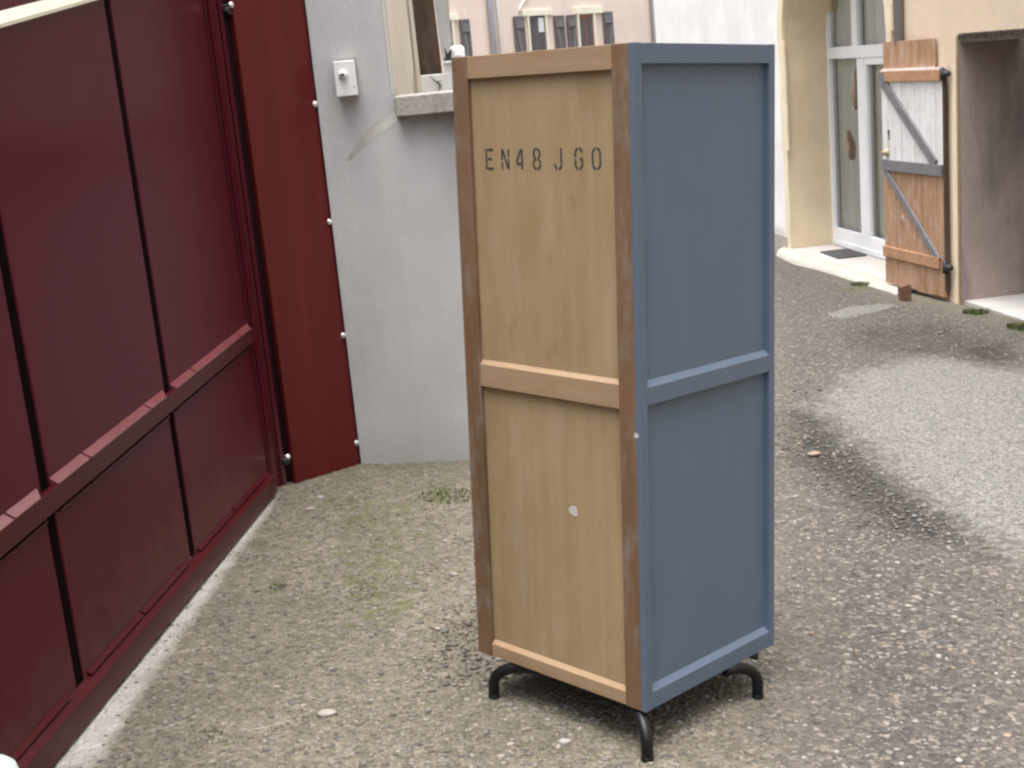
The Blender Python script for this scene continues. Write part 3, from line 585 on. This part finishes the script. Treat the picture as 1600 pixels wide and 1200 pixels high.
for s_, z_ in ((PWd - .034, 1.531), (PWd - .034, 1.001), (PWd - .036, .469), (PWd - .034, -.056)):
    sc_ = MB().lathe((s_, .001, z_), (0, -1, 0), [(0, .014), (.006, .014), (.0065, .012), (.013, .008), (.015, .002)], 14).build('screw', M['steel'], gpost, True)
    MB().lathe((s_ + .002, .0015, z_ - .012), (0, -1, 0), [(0, .011), (.004, .011), (.0045, .008)], 12).build('washer', M['iron'], sc_, True)
# recess uprights of the hinge post
def upright(name, pa, pb, depth, mat, parent):
    pa, pb = np.array(pa, float), np.array(pb, float); d = pb - pa; d /= np.linalg.norm(d); nn = np.array([-d[1], d[0]]) * depth
    q = [(pa[0], pa[1], 0), (pb[0], pb[1], 0), (pb[0] + nn[0], pb[1] + nn[1], 0), (pa[0] + nn[0], pa[1] + nn[1], 0)]
    q = [(a, b, gz(a, b) - .01) for a, b, c in q]
    return MB().prism(q, (0, 0, hgt)).build(name, mat, parent, bevel=.003)
hp = empty('hinge_post', (-1.09, 5.78, 0), label='narrow dark maroon hinge post in the gap between gate leaf and red gate post', cat='gate post')
def hup(name, a, b, d, mt_): 
    o = upright(name, a, b, d, mt_, None); o.parent = hp; o.location = (1.09, -5.78, 0)
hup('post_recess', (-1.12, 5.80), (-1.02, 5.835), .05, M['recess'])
hup('post_rib', (-1.118, 5.735), (-1.080, 5.765), .03, M['gate_dark'])
hup('post_rib', (-1.076, 5.770), (-1.062, 5.785), .03, M['gate'])
for px in ((360, 8), (449, 714)):
    P = onv(px, (-1.05, 5.76, 0), math.atan2(pu[0], pu[1])); lp = P - np.array([-1.09, 5.78, 0])
    b_ = MB().lathe(lp, (.75, -.66, 0), [(-.06, .007), (0, .007), (.001, .014), (.007, .014), (.013, .008), (.016, .002)], 14).build('hinge_bolt', M['steel'], hp, True)
    MB().lathe(lp + np.array([0, 0, -.022]), (.75, -.66, 0), [(-.06, .017), (-.004, .017), (-.003, .012)], 14).build('hinge_pin', M['iron'], b_, True)

# ------------------------------------------------------------------ GREY WALL WITH COPING
WY = 6.09
wall = empty('grey_rendered_wall', (-.76, WY, 0), label='grey cement rendered wall, tall beside the gate and low with a coping behind the cabinet', cat='wall')
def wl(name, mb, mat, **k):
    o = mb.build(name, mat, None, **k); o.parent = wall; o.location = (.76, -WY, 0); return o
wl('tall_section', MB().prism([(-.755, WY, -.4), (-.4165, WY, -.4), (-.4165, WY, 3.0), (-.755, WY, 3.0)], (0, .32, 0)), M['greywall'], bevel=.006)
wl('low_section', MB().box(-.416, 0.85, WY + .002, WY + .30, -.4, 1.44), M['greywall'])
# lower render coat stands proud of the wall; its curved shoulder is a sloping dirty ledge
sh_px = [(545, 247), (553, 232), (566, 215), (582, 199), (598, 185), (612, 175), (622, 171)]
cur = [aty(p, WY) for p in sh_px]
arcp = [(c[0], c[2]) for c in cur] + [(-.30, 1.50), (1.2, 1.50)]
gx_ = np.concatenate([np.arange(-.752, -.36, .006), np.arange(-.36, .86, .03)]); gz_ = np.concatenate([np.arange(-.4, 1.0, .035), np.arange(1.0, 1.56, .006)])
GX, GZ = np.meshgrid(gx_, gz_)
dist = np.full(GX.shape, 1e9); tpar = np.zeros(GX.shape)
for i in range(len(arcp) - 1):
    (ax, az), (bx_, bz) = arcp[i], arcp[i + 1]; ex_, ez_ = bx_ - ax, bz - az
    t = np.clip(((GX - ax) * ex_ + (GZ - az) * ez_) / (ex_ ** 2 + ez_ ** 2), 0, 1); dd_ = np.hypot(GX - ax - t * ex_, GZ - az - t * ez_)
    tpar = np.where(dd_ < dist, (i + t), tpar); dist = np.minimum(dist, dd_)
above = GZ > np.interp(GX, [p[0] for p in arcp], [p[1] for p in arcp])
wid = np.interp(tpar, [0, 1, 2, 4, 6, 8], [.012, .022, .034, .046, .048, .05])
S = np.where(above, 0, np.clip(dist / wid, 0, 1))
soft = np.clip((GX + .652) / .16, 0, 1) ; soft = soft * soft * (3 - 2 * soft)
fade = np.clip((GZ - .75) / .5, 0, 1)
S = S * (soft * fade + np.clip((GX + .70) / .25, 0, 1) * (1 - fade))
stain = np.where(above, np.clip(1 - dist / .008, 0, 1), np.clip((1.35 - dist / wid) * 2.2, 0, 1)) * (GX > -.655) * (tpar < 6.6)
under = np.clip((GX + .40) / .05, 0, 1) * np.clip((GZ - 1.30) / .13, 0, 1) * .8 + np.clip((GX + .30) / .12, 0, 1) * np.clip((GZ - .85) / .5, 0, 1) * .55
mb = MB(); nx_, nz_ = len(gx_), len(gz_)
mb.v = [(GX[j, i], WY - .001 - .013 * S[j, i], GZ[j, i]) for j in range(nz_) for i in range(nx_)]
mb.f = [(j * nx_ + i, j * nx_ + i + 1, (j + 1) * nx_ + i + 1, (j + 1) * nx_ + i) for j in range(nz_ - 1) for i in range(nx_ - 1) if not (gx_[i + 1] > -.404 and gz_[j + 1] > 1.448)]
ro = wl('raised_render', mb, M['reliefwall'], smooth=True)
for nm, arr in (('stain', stain), ('under', under)):
    a_ = ro.data.attributes.new(nm, 'FLOAT', 'POINT'); a_.data.foreach_set('value', arr.ravel().astype(np.float32))
o = wl('coping', MB().box(-.405, .88, WY - .075, WY + .36, 1.443, 1.533), M['coping'], bevel=.006)
wl('corner_bead', MB().box(-.4175, -.411, WY - .004, WY + .004, 1.55, 3.0), M['cream'])
# key switch box
kb = empty('key_switch_box', (-.61, WY, 1.63), label='small white key switch box on the grey wall beside the gate', cat='switch')
MB().box(-.047, .047, -.062, -.012, -.077, .077).build('box_body', M['whitebox'], kb, bevel=.004)
MB().box(-.040, .050, -.0119, .002, -.068, .084).build('back_plate', M['ledge'], kb)
kn = MB().lathe((-.008, -.061, .018), (0, -1, 0), [(0, .020), (.010, .020), (.016, .015), (.018, .006)], 20).build('key_barrel', M['whitebox'], kb, True)
MB().box(-.017, -.001, -.0825, -.072, .012, .022).build('key_slot', M['iron'], kn)
MB().lathe((.036, -.0605, -.040), (0, -1, 0), [(0, .0035), (.002, .0035), (.0025, .002)], 10).build('box_screw', M['redwood'], kb, True)

# ------------------------------------------------------------------ THINGS BEHIND THE LOW WALL
sw = MB().box(-.80, -.4172, 6.412, 9.35, -.6, 3.2).build('cream_side_wall', M['cream'], None)
tag(sw, 'cream rendered side wall running back behind the grey wall corner', 'wall')
# dark timber post leaning slightly
def quadcol(pxs, y, th, z_lo=None):
    P = [aty(p, y) for p in pxs]; return P
P = quadcol([(640, -30), (673, -30), (691, 119), (657, 119)], 8.3, .1)
tp = MB().prism(P, (0, .12, 0)).build('timber_post', M['darkwood'], None, bevel=.006)
tag(tp, 'dark rotten timber post standing behind the coping between cream wall and grey panel', 'post')
P = quadcol([(674, -30), (694, -30), (699, 50), (701, 66), (695, 96), (691, 96)], 8.15, .1)
gp = MB().prism(P, (0.02, .05, 0)).build('grey_panel', M['panelgrey'], None, bevel=.003)
tag(gp, 'pale grey tapering metal panel beside the dark timber post', 'panel')
# white pier and block
P0_ = aty((656, 118), 8.0); P1 = aty((740, 118), 8.0); P2 = aty((693, 97), 8.0)
pr = empty('white_parapet', (P0_[0], 8.0, 0), label='white painted parapet block with black creeper marks behind the coping', cat='parapet')
MB().box(0, P1[0] - P0_[0], 0, .25, -.9, P0_[2]).build('parapet_block', M['whitebox'], pr, bevel=.005)
MB().box(P2[0] - P0_[0], P1[0] - P0_[0], .001, .25, P0_[2] + .001, P2[2] - .012).build('pier', M['whitebox'], pr)
MB().box(P2[0] - P0_[0] - .008, P1[0] - P0_[0] + .01, -.012, .26, P2[2] - .011, P2[2] + .004).build('pier_cap', M['whitebox'], pr, bevel=.003)
cr = [(672, 119), (677, 124), (682, 128), (686, 131), (688, 137), (686, 142)]
MB().tube([tuple(aty(p, 7.985) - np.array([P0_[0], 8.0, 0])) for p in cr], [.002, .003, .005, .006, .005, .002], 6).build('creeper', M['iron'], pr)
for a, b in (((682, 128), (690, 127)), ((686, 131), (691, 134))):
    MB().tube([tuple(aty(p, 7.985) - np.array([P0_[0], 8.0, 0])) for p in (a, b)], [.004, .002], 6).build('creeper', M['iron'], pr)
c0 = aty((716, 100), 8.1)
can = empty('white_canister', (c0[0], 8.1, c0[2] - .04), label='small white rounded canister standing on the white pier', cat='canister')
MB().lathe((0, 0, 0), (0, 0, 1), [(0, .046), (.12, .046), (.135, .042), (.146, .030), (.148, .01)], 24).build('canister_body', M['whitebox'], can, True)
for i in range(7):
    a = -1.9 + i * .15; MB().box(-.004, .004, -.001, .001, 0, .018).build('faded_mark', M['greypipe'], can, T=Matrix.Translation((.0465 * math.cos(a), .0465 * math.sin(a), .07)) @ Matrix.Rotation(a + math.pi / 2, 4, 'Z'))
br = MB(); q = [aty(p, 8.05) for p in [(694, 72), (699, 84), (705, 76), (705, 97), (692, 97), (696, 88)]]
br.prism(q, (0, .02, 0)); tag(br.build('iron_bracket', M['iron'], None), 'pointed dark iron bracket left of the white canister', 'bracket')

# ------------------------------------------------------------------ OCHRE HOUSE (arch, shed opening) AND WHITE HOUSE
HF = -.13; FA = np.array([3.6, 10.26, 0]); FU = np.array([math.sin(HF), math.cos(HF), 0]); FN = np.array([-math.cos(HF), math.sin(HF), 0])  # FN points to the yard
# local frame: x = along the facade (away from the camera), y = into the house, z up
def fx(px): P = onv(px, FA, HF) - FA; return float(P @ FU), float(P[2])
FM = frame(FA, FU, -FN, (0, 0, 1))
house = empty('ochre_house', label='peach rendered house with a big arched white glazed door and an open dark shed doorway', cat='house', mat4=FM)
aL, aR = fx((1234, 312))[0], fx((1388, 40))[0]     # far and near edge of the arch opening
aL += .0; aR = 1.25
topW = 6.5
acx, arx, aspring = (aL + aR) / 2, (aL - aR) / 2, 1.62
def arch_pts(rx, rz, n=18): return [(acx + rx * math.cos(t), aspring + rz * math.sin(t)) for t in np.linspace(0, math.pi, n)]
def facewall(polys, th, name, mat, parent, y0=0.0):
    mb = MB()
    for p in polys: mb.prism([(x, y0, z) for x, z in p], (0, th, 0))
    return mb.build(name, mat, parent)
ap = arch_pts(arx, 1.1)
W_T = .5
# wall pieces: beyond the arch, over it, between arch and shed, over shed, nearer than shed
shR = -2.35; shT = 1.54
facewall([[(aL + .0, -1.2), (aL + .06, -1.2), (aL + .06, topW), (aL, topW)]], W_T, 'wall', M['peach'], house)
over = ap[::-1]; mb = MB()
for i in range(len(ap) - 1):
    (x0, z0_), (x1, z1_) = ap[i], ap[i + 1]
    mb.prism([(x0, 0, z0_), (x0, 0, topW), (x1, 0, topW), (x1, 0, z1_)], (0, W_T, 0))
mb.box(0.0, aR, 0, W_T, -1.2, topW)
mb.box(shR, 0.0, 0, W_T, shT, topW)
mb.box(-14, shR, 0, W_T, -1.2, topW)
mb.build('wall', M['peach'], house)
# cream band round the arch, 3 mm proud
mb = MB(); inn = [(aL - .01, -.62)] + [(aL - .01, .52), (aL + .0, .53)] + ap[1:-1] + [(aR + .04, aspring), (aR + .04, -.6)]
band_o = []
def band(points, wdt, y0, y1):
    m_ = MB()
    for i in range(len(points) - 1):
        a, b = np.array(points[i]), np.array(points[i + 1])
        c = np.array((acx, .4))
        def off(p):
            if p[1] <= aspring: return np.array((p[0] + (wdt if p[0] > acx else -wdt), p[1]))
            d = p - np.array((acx, aspring)); return p + d / np.linalg.norm(d) * wdt
        m_.prism([(a[0], y0, a[1]), (b[0], y0, b[1]), (off(b)[0], y0, off(b)[1]), (off(a)[0], y0, off(a)[1])], (0, y1 - y0, 0))
    return m_
band([(aL - .02, -.60), (aL - .02, .50)], .10, -.02, -.001).build('arch_trim', M['trim'], house)
band([(aL - .06, .502), (aL - .06, aspring)], .16, -.02, -.001).build('arch_trim', M['trim'], house)
band([(aL - .02 if False else p[0], p[1]) for p in ap], .12, -.02, -.001).build('arch_trim', M['trim'], house)
band([(aR, aspring), (aR, -.55)], .10, -.02, -.001).build('arch_trim', M['trim'], house)
# ochre reveal lining (both jambs and the intrados)
lin = [(aL, -.75)] + ap + [(aR, -.75)]; mb = MB()
for i in range(len(lin) - 1):
    (x0, z0_), (x1, z1_) = lin[i], lin[i + 1]
    d = np.array((x1 - x0, z1_ - z0_)); nn = np.array((-d[1], d[0])) / np.linalg.norm(d) * .012
    mb.prism([(x0, -.0005, z0_), (x1, -.0005, z1_), (x1 + nn[0], -.0005, z1_ + nn[1]), (x0 + nn[0], -.0005, z0_ + nn[1])], (0, W_T + .07, 0))
mb.build('reveal', M['ochre'], house)
# glazed door set back in the arch
dy = .50
gd = empty('glazed_door', label=None); gd.parent = house; gd.location = (0, dy, 0)
sz = -.485
x_left = 3.87; 
def dpx(px):
    base = FA - FN * dy; P = onv(px, base, HF) - base; return float(P @ FU), float(P[2])
xl = dpx((1300, 250))[0]; zt0, zt1 = dpx((1300, 92))[1], dpx((1300, 74))[1]
m0, m3_ = dpx((1345, 150))[0], dpx((1359, 150))[0]; tt0 = dpx((1335, 40))[0], dpx((1343, 40))[0]
fb = MB()
fb.box(xl - .09, xl + .12, -.04, .04, sz, 2.6)            # far outer frame
fb.box(1.2, xl - .0905, -.045, .045, zt0, zt1)            # transom
fb.box(m3_ + .0, m0, -.035, .035, sz + .13, zt0 - .001)   # meeting stiles
fb.box(m3_ + .03, m3_ + .045, -.042, -.0355, sz + .1, zt0 - .001)
fb.box(1.2, xl - .0905, -.035, .035, sz, sz + .129)       # bottom rail
fb.box(tt0[1], tt0[0], -.034, .034, zt1 + .001, 2.6)      # mullion over the transom
fb.box(m3_ - .62, m3_ - .53, -.035, .035, sz + .13, zt0 - .001)
fb.box(1.2, m3_ + .0, -.036, .03, zt0 - .07, zt0 - .0015)
for z_ in (2.05,): fb.box(1.2, xl - .0905, -.033, .033, z_ + .0, z_ + .09)
o = fb.build('door_frame', M['pvc'], gd, bevel=.004)
fb2 = MB(); fb2.box(1.2, xl, -.05, .05, sz - .05, sz - .0005); fb2.build('door_sill', M['pvc'], gd)
for a, b, c, d in ((m0 + .001, xl - .092, sz + .131, zt0 - .002), (m3_ - .529, m3_ - .001, sz + .131, zt0 - .072), (tt0[0] + .001, xl - .092, zt1 + .002, 2.04), (m3_ - .5, tt0[1] - .001, zt1 + .002, 2.04)):
    gp_ = MB(); gp_.add([(a, 0, c), (b, 0, c), (b, 0, d), (a, 0, d)], [(0, 1, 2, 3)]); gp_.build('glass_pane', M['glass'], gd)
# curtains and two soft terracotta-coloured marks behind the glass
def wavy(x0, x1, z0_, z1_, y, amp=.02, wl_=.09):
    n = 420; vs = []; xs_ = np.linspace(x0, x1, n)
    for x in xs_: vs += [(x, y + amp * math.sin(x * 2 * math.pi / wl_), z0_), (x, y + amp * math.sin(x * 2 * math.pi / wl_), z1_)]
    return MB(), vs, [(2 * i, 2 * i + 2, 2 * i + 3, 2 * i + 1) for i in range(n - 1)]
mb, vs, fs = wavy(1.2, xl + .2, sz + .02, 2.6, .075); mb.add(vs, fs); cu = mb.build('curtain', M['curtain'], None, True)
cu.matrix_world = FM @ Matrix.Translation((0, dy, 0)); tag(cu, 'pale greyish curtain hanging behind the glazed door', 'curtain')
def mark_tube(px0, px1, px2, w_):
    P = [dpx(p) for p in (px0, px1, px2)]
    m_ = MB(); m_.tube([(P[0][0], .03, P[0][1]), ((P[0][0] + P[1][0]) / 2, .03, (P[0][1] + P[1][1]) / 2), (P[1][0], .03, P[1][1]), (P[2][0], .03, P[2][1])], [w_ * .3, w_ * .7, w_, w_ * .4], 8); return m_
for pts, w_, lb in ((((1335, 105), (1334, 150), (1335, 172)), .062, 'upper terracotta ornament behind the door glass'), (((1321, 205), (1325, 230), (1326, 250)), .045, 'lower terracotta ornament behind the door glass')):
    o = mark_tube(*pts, w_).build('terracotta_ornament', M['terracotta'], None, True); o.matrix_world = FM @ Matrix.Translation((0, dy - .03 + .03, 0)); tag(o, lb, 'ornament')
# room behind
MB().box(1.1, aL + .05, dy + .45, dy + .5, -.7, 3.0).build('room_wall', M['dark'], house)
# grey downpipe right of the arch
px0, px1 = fx((1397, 30))[0], fx((1411, 30))[0]
px0 = fx((1411, 30))[0]; dp = MB().tube([(px0, -.042, 1.52), (px0, -.042, 6.3)], .040, 14).build('downpipe', M['greypipe'], house, True)
# shed doorway: brown stained jamb, dark soffit, recessed dark door, wooden arris trim
MB().box(-.012, -.0005, -.001, W_T + .05, -.9, shT - .001).build('shed_jamb', M['brownreveal'], house)
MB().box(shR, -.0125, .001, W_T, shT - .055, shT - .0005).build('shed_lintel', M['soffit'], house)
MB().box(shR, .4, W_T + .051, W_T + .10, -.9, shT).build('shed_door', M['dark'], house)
MB().box(shR - .2, -.0125, .02, W_T + .05, -1.2, -.50).build('shed_threshold', M['threshold'], house)
MB().box(-.0125, .022, -.012, -.0015, -.9, shT + .0).build('jamb_trim', M['rail'], house, bevel=.003)
MB().box(.031, .105, -.008, -.0015, -.9, 1.33).build('jamb_plaster', M['trim'], house)
# ragged lower edge of the render over the doorway
mb = MB()
for i in range(60):
    x = -.02 - i * .04; h = random.uniform(.012, .045); wd = random.uniform(.010, .022)
    mb.prism([(x - wd, -.006, shT + .012), (x + wd, -.006, shT + .012), (x + random.uniform(-.01, .01), -.006, shT - h)], (0, .008, 0))
mb.build('ragged_edge', M['soffit'], house)

# plank leaf hung beside the shed opening
HL = -.2; LP = np.array([3.53, 10.43, 0]); LU = np.array([math.sin(HL), math.cos(HL), 0]); LN = np.array([-math.cos(HL), math.sin(HL), 0])
LMt = frame(LP, LU, -LN, (0, 0, 1))
leaf = empty('plank_door', label='weathered plank door with peeling white upper half and grey Z braces, standing open beside the shed doorway', cat='door', mat4=LMt)
def lx(px): P = onv(px, LP, HL) - LP; return float(P @ LU), float(P[2])
LX = 0.975
ztop = lx((1430, 112))[1]; zmid0, zmid1 = .455, .545
def planks(name, x0, x1, z0_, z1_, y0, y1, n, mat, jag=0):
    m_ = MB(); w_ = (x1 - x0) / n
    for i in range(n):
        m_.box(x0 + i * w_ + .0018, x0 + (i + 1) * w_ - .0018, y0 + random.uniform(-.0015, .0015), y1, z0_ + random.uniform(-jag, jag), z1_)
    return m_.build(name, mat, leaf, bevel=.0015)
zm = lx((1430, 262))[1]; zbr = lx((1430, 402))[1]; zl = -.50
planks('lower_planks', 0, LX, zl, zm - .001, 0, .028, 9, M['planks'], .01)
planks('upper_planks', 0, LX, zm, 1.31, 0, .028, 9, M['peeled'])
e0, e1 = lx((1378, 64))[0], lx((1455, 60))[0]
planks('top_extension', e1, LX + .01, 1.20, lx((1420, 63))[1], .029, .045, 7, M['planks'], .006)
zt_ = 1.295
bx('top_batten', M['battenwood'], leaf, (.0, LX, -.024, -.0018, zt_ - .085, zt_), .003)
bx('middle_batten', M['greybatten'], leaf, (.0, LX - .02, -.024, -.0018, zm - .045, zm + .045), .003)
bx('bottom_batten', M['battenwood'], leaf, (.06, LX, -.024, -.0018, zbr - .045, zbr + .045), .003)
def brace(p, q, w_):
    p, q = np.array(p), np.array(q); d = (q - p) / np.linalg.norm(q - p); nn = np.array((-d[1], d[0])) * w_ / 2
    c = [p + nn, q + nn, q - nn, p - nn]
    return MB().prism([(a[0], -.021, a[1]) for a in c], (0, .019, 0)).build('diagonal_brace', M['greybatten'], leaf, bevel=.003)
brace((LX - .05, zt_ - .09), (.10, zm + .047), .085)
bx('brace_end', M['greybatten'], leaf, (LX - .10, LX - .001, -.0265, -.0241, zt_ - .09, zt_ - .01))
brace((LX - .06, zm - .047), (.07, zbr + .02), .06)
h0 = lx((1385, 238)); MB().lathe((h0[0] - .02, 0, h0[1]), (0, -1, 0), [(0, .035), (.012, .035), (.02, .02), (.035, .022), (.05, .018), (.052, .005)], 16).build('door_knob', M['brass'], leaf, True)
h1 = lx((1389, 212)); kp = MB().box(h1[0] - .012, h1[0] + .012, -.006, .001, h1[1] - .03, h1[1] + .05).build('keyhole_plate', M['darkwood'], leaf)
MB().box(h1[0] - .014, h1[0] + .004, -.0105, -.0061, h1[1] - .025, h1[1] + .005).build('latch', M['brass'], kp)
h2 = lx((1411, 340)); m_ = MB(); m_.prism([(h2[0] - .035, -.0035, h2[1] - .03), (h2[0] + .035, -.0035, h2[1] + .0), (h2[0] + .01, -.0035, h2[1] + .02), (h2[0] - .02, -.0035, h2[1] + .035)], (0, .002, 0)); m_.build('paint_mark', M['plaster'], leaf)
bx('hinge_edge', M['darkwood'], leaf, (-.022, -.0005, -.002, .03, zl + .06, 1.29))
for z_ in (zt_ - .035, zbr - .02):
    MB().tube([(-.025, -.014, z_ - .05), (-.025, -.014, z_ + .05)], .018, 12).build('hinge', M['iron'], leaf, True)
    MB().tube([(-.03, -.014, z_), (-.10, .0, z_)], [.028, .022], 12).build('hinge_pin', M['iron'], leaf, True)
blk = gnd((1417, 472)); bo = MB().prism([(0, 0, -.03), (.075, 0, -.03), (.075, 0, .13), (.055, 0, .14), (-.01, 0, .12)], (0, .10, 0)).build('wooden_wedge', M['planks'], None, bevel=.004)
bo.location = (blk[0] - .03, blk[1] + .02, blk[2]); bo.data.materials[0] = M['darkbrown']; tag(bo, 'short brown wooden prop block under the open plank door', 'block')

# doorstep and its sloping concrete apron
st = empty('doorstep', label='low concrete doorstep with sloping pale apron in front of the arched glazed door', cat='step', mat4=FM)
MB().box(aR - .7, aL + .03, .0, .0, 0, 0)
MB().box(aR + .001, aL - .013, -.0, dy - .06, -1.0, sz - .051).build('step_slab', M['stepmat'], st, bevel=.004)
def loc(P): v = FM.inverted() @ Vector(tuple(P)); return (v.x, v.y, v.z)
edge_px = [(1212, 400), (1240, 413), (1275, 420), (1310, 431), (1350, 446), (1385, 456), (1400, 462)]
outer = [loc(gnd(p)) for p in edge_px]; mb = MB()
n = len(outer); inner = [(min(max(a[0] - .0, .8), aL + .35), -.001, sz - .056) for a in outer]
mid = [((a[0] + b[0]) / 2, (a[1] + b[1]) / 2 - .02, (a[2] + b[2]) / 2 + .022 + random.uniform(-.006, .006)) for a, b in zip(outer, inner)]
out2 = [(a[0], a[1] + random.uniform(-.015, .01), a[2] + .012) for a in outer]; foot = [(a[0], a[1] - .005, a[2] - .08) for a in out2]
vs = inner + mid + out2 + foot; mb.add(vs, [(i + k * n, i + 1 + k * n, i + 1 + (k + 1) * n, i + (k + 1) * n) for k in range(3) for i in range(n - 1)])
o = mb.build('apron', M['apron'], st, True)
dm = MB().prism([(3.2915, 13.5356, 0), (3.5938, 13.575, 0), (3.638, 13.0502, 0), (3.3468, 13.0137, 0)], (0, 0, .012)).build('doormat', M['matdark'], None)
dm.location = (0, 0, sz - .049); tag(dm, 'dark rubber doormat lying on the step at the glazed door', 'doormat')

# white house continuing the facade
wh = empty('white_house', label='bright white rendered house wall with a brown dirty base left of the arch', cat='house', mat4=FM)
xe = fx((1026, 60))[0]
MB().box(aL + .061, xe, -.012, 6.0, -2.0, 7.5).build('wall', M['whitewall'], wh)
MB().box(aL + .061, xe, -.022, -.0125, -2.0, -.42).build('plinth', M['apron'], wh, bevel=.004)

# ------------------------------------------------------------------ PINK HOUSE
HP = .74; PP = aty((820, 20), 26.0); PP[2] = 0; PU = np.array([math.sin(HP), math.cos(HP), 0]); PNn = np.array([math.cos(HP), -math.sin(HP), 0])   # towards camera
PMt = frame((PP[0], PP[1], 0), PU, -PNn, (0, 0, 1))
ph = empty('pink_house', label='pink rendered house with dark shutters and cream lintels in the background', cat='house', mat4=PMt)
def qx(px): P = onv(px, PP, HP) - PP; return float(P @ PU), float(P[2])
def qx_(px): a, b = qx(px); return a
MB().box(-14, 10, 0, 5, -4, 6.5).build('wall', M['pink'], ph)
MB().box(qx_((600, 0)), qx_((1040, 0)), -.22, -.002, 3.2, 3.32).build('eave', M['shutter'], ph) if False else None
def rect(name, mat, a, b, y0, y1, parent=ph, zb=None):
    (x0, z1_), (x1, z0_) = qx(a), qx(b)
    if zb is not None: z0_ = zb
    return MB().box(min(x0, x1), max(x0, x1), y0, y1, z0_, z1_).build(name, mat, parent)
ZB = 1.1     # window sills, hidden behind the cabinet
for lint, op, mat_f in ((((693, 24), (715, 31)), ((690, 32), (708, 80)), 'shutter'), (((814, 17), (862, 23)), ((824, 26), (854, 80)), 'darkglass'), (((895, 12), (940, 20)), ((902, 24), (929, 78)), 'redwood')):
    rect('lintel', M['lintel'], lint[0], lint[1], -.05, -.001)
    wf = rect('window', M[mat_f] if mat_f != 'darkglass' else M['shutter'], op[0], op[1], -.012, -.001, zb=ZB)
    (x0, z1_), (x1, _) = qx(op[0]), qx(op[1]); mid_ = (x0 + x1) / 2
    for s0, s1 in ((x0 + .05, mid_ - .03), (mid_ + .03, x1 - .05)):
        MB().box(s0, s1, -.018, -.0125, ZB + .05, z1_ - .06).build('pane', M['darkglass'], wf)
    for xx in (x0 - .045, x1 + .0):
        MB().box(xx, xx + .045, -.045, -.0015, ZB, z1_ + .02).build('jamb', M['lintel'], ph)
    MB().box(x0 - .1, x1 + .1, -.07, -.0015, ZB - .1, ZB - .001).build('sill', M['lintel'], ph)
(x0, z1_), (x1, z0_) = qx((839, 28)), qx((849, 50))
MB().box(x0, x1, -.026, -.0185, z0_, z1_).build('white_notice', M['whitebox'], ph)  # white sheet painting in a bright reflection on the window
def shutter(a, b, flip):
    (x0, z1_), (x1, _) = qx(a), qx(b); x0, x1 = min(x0, x1), max(x0, x1)
    s = MB().box(x0, x1, -.05, -.015, ZB, z1_).build('shutter', M['shutter'], ph)
    MB().box(x0 + .02, x1 - .02, -.07, -.0505, z1_ - .22, z1_ - .08).build('batten', M['greybatten'], s)
    xa, xb = (x0 + .03, x1 - .03) if flip else (x1 - .03, x0 + .03)
    MB().prism([(xa, -.068, z1_ - .25), (xa + (.07 if xb > xa else -.07), -.068, z1_ - .25), (xb, -.068, ZB + .15), (xb - (.07 if xb > xa else -.07), -.068, ZB + .15)], (0, .017, 0)).build('brace', M['greybatten'], s)
for a, b, fl in (((716, 31), (735, 80), True), ((800, 26), (820, 76), True), ((863, 25), (882, 72), True), ((883, 24), (900, 72), False), ((940, 19), (957, 60), False)):
    shutter(a, b, fl)
x_ = qx_((763, 30)); MB().tube([(x_, -.08, 7), (x_, -.08, -2)], .055, 12).build('drainpipe', M['greypipe'], ph, True)
x_ = qx_((776, 30)); MB().tube([(x_, -.05, 7), (x_, -.05, -2)], .03, 10).build('drainpipe', M['whitepipe'], ph, True)
x_ = qx_((1017, 20)); MB().tube([(x_, -.09, 7), (x_, -.09, -2)], .07, 12).build('drainpipe', M['greypipe'], ph, True)
x_ = qx_((1024, 20)); MB().tube([(x_, -.09, 7), (x_, -.09, -2)], .04, 12).build('drainpipe', M['whitepipe'], ph, True)
cb_ = [qx(p) for p in ((826, -8), (817, 4), (812, 12), (811, 20))]
MB().tube([(x, -.01, z) for x, z in cb_], .022, 6).build('cable', M['whitepipe'], ph, True)

# white round cap on a stake, bottom left corner
bc = aty((-6, 1212), 2.6)
stk = empty('garden_stake', (bc[0], bc[1], 0), label='pale green-white round cap on a stake at the bottom left corner', cat='stake')
MB().lathe((0, 0, bc[2] - .045), (0, 0, 1), [(0, .01), (.004, .032), (.02, .044), (.045, .048), (.065, .043), (.08, .028), (.087, .01)], 24).build('cap', M['stakecap'] if 'stakecap' in M else paint('stake_cap', (.55, .72, .64), .35, .05, 10), stk, True)
MB().tube([(0, 0, gz(bc[0], bc[1]) - .05), (0, 0, bc[2] - .04)], .012, 10).build('stake', M['iron'], stk, True)
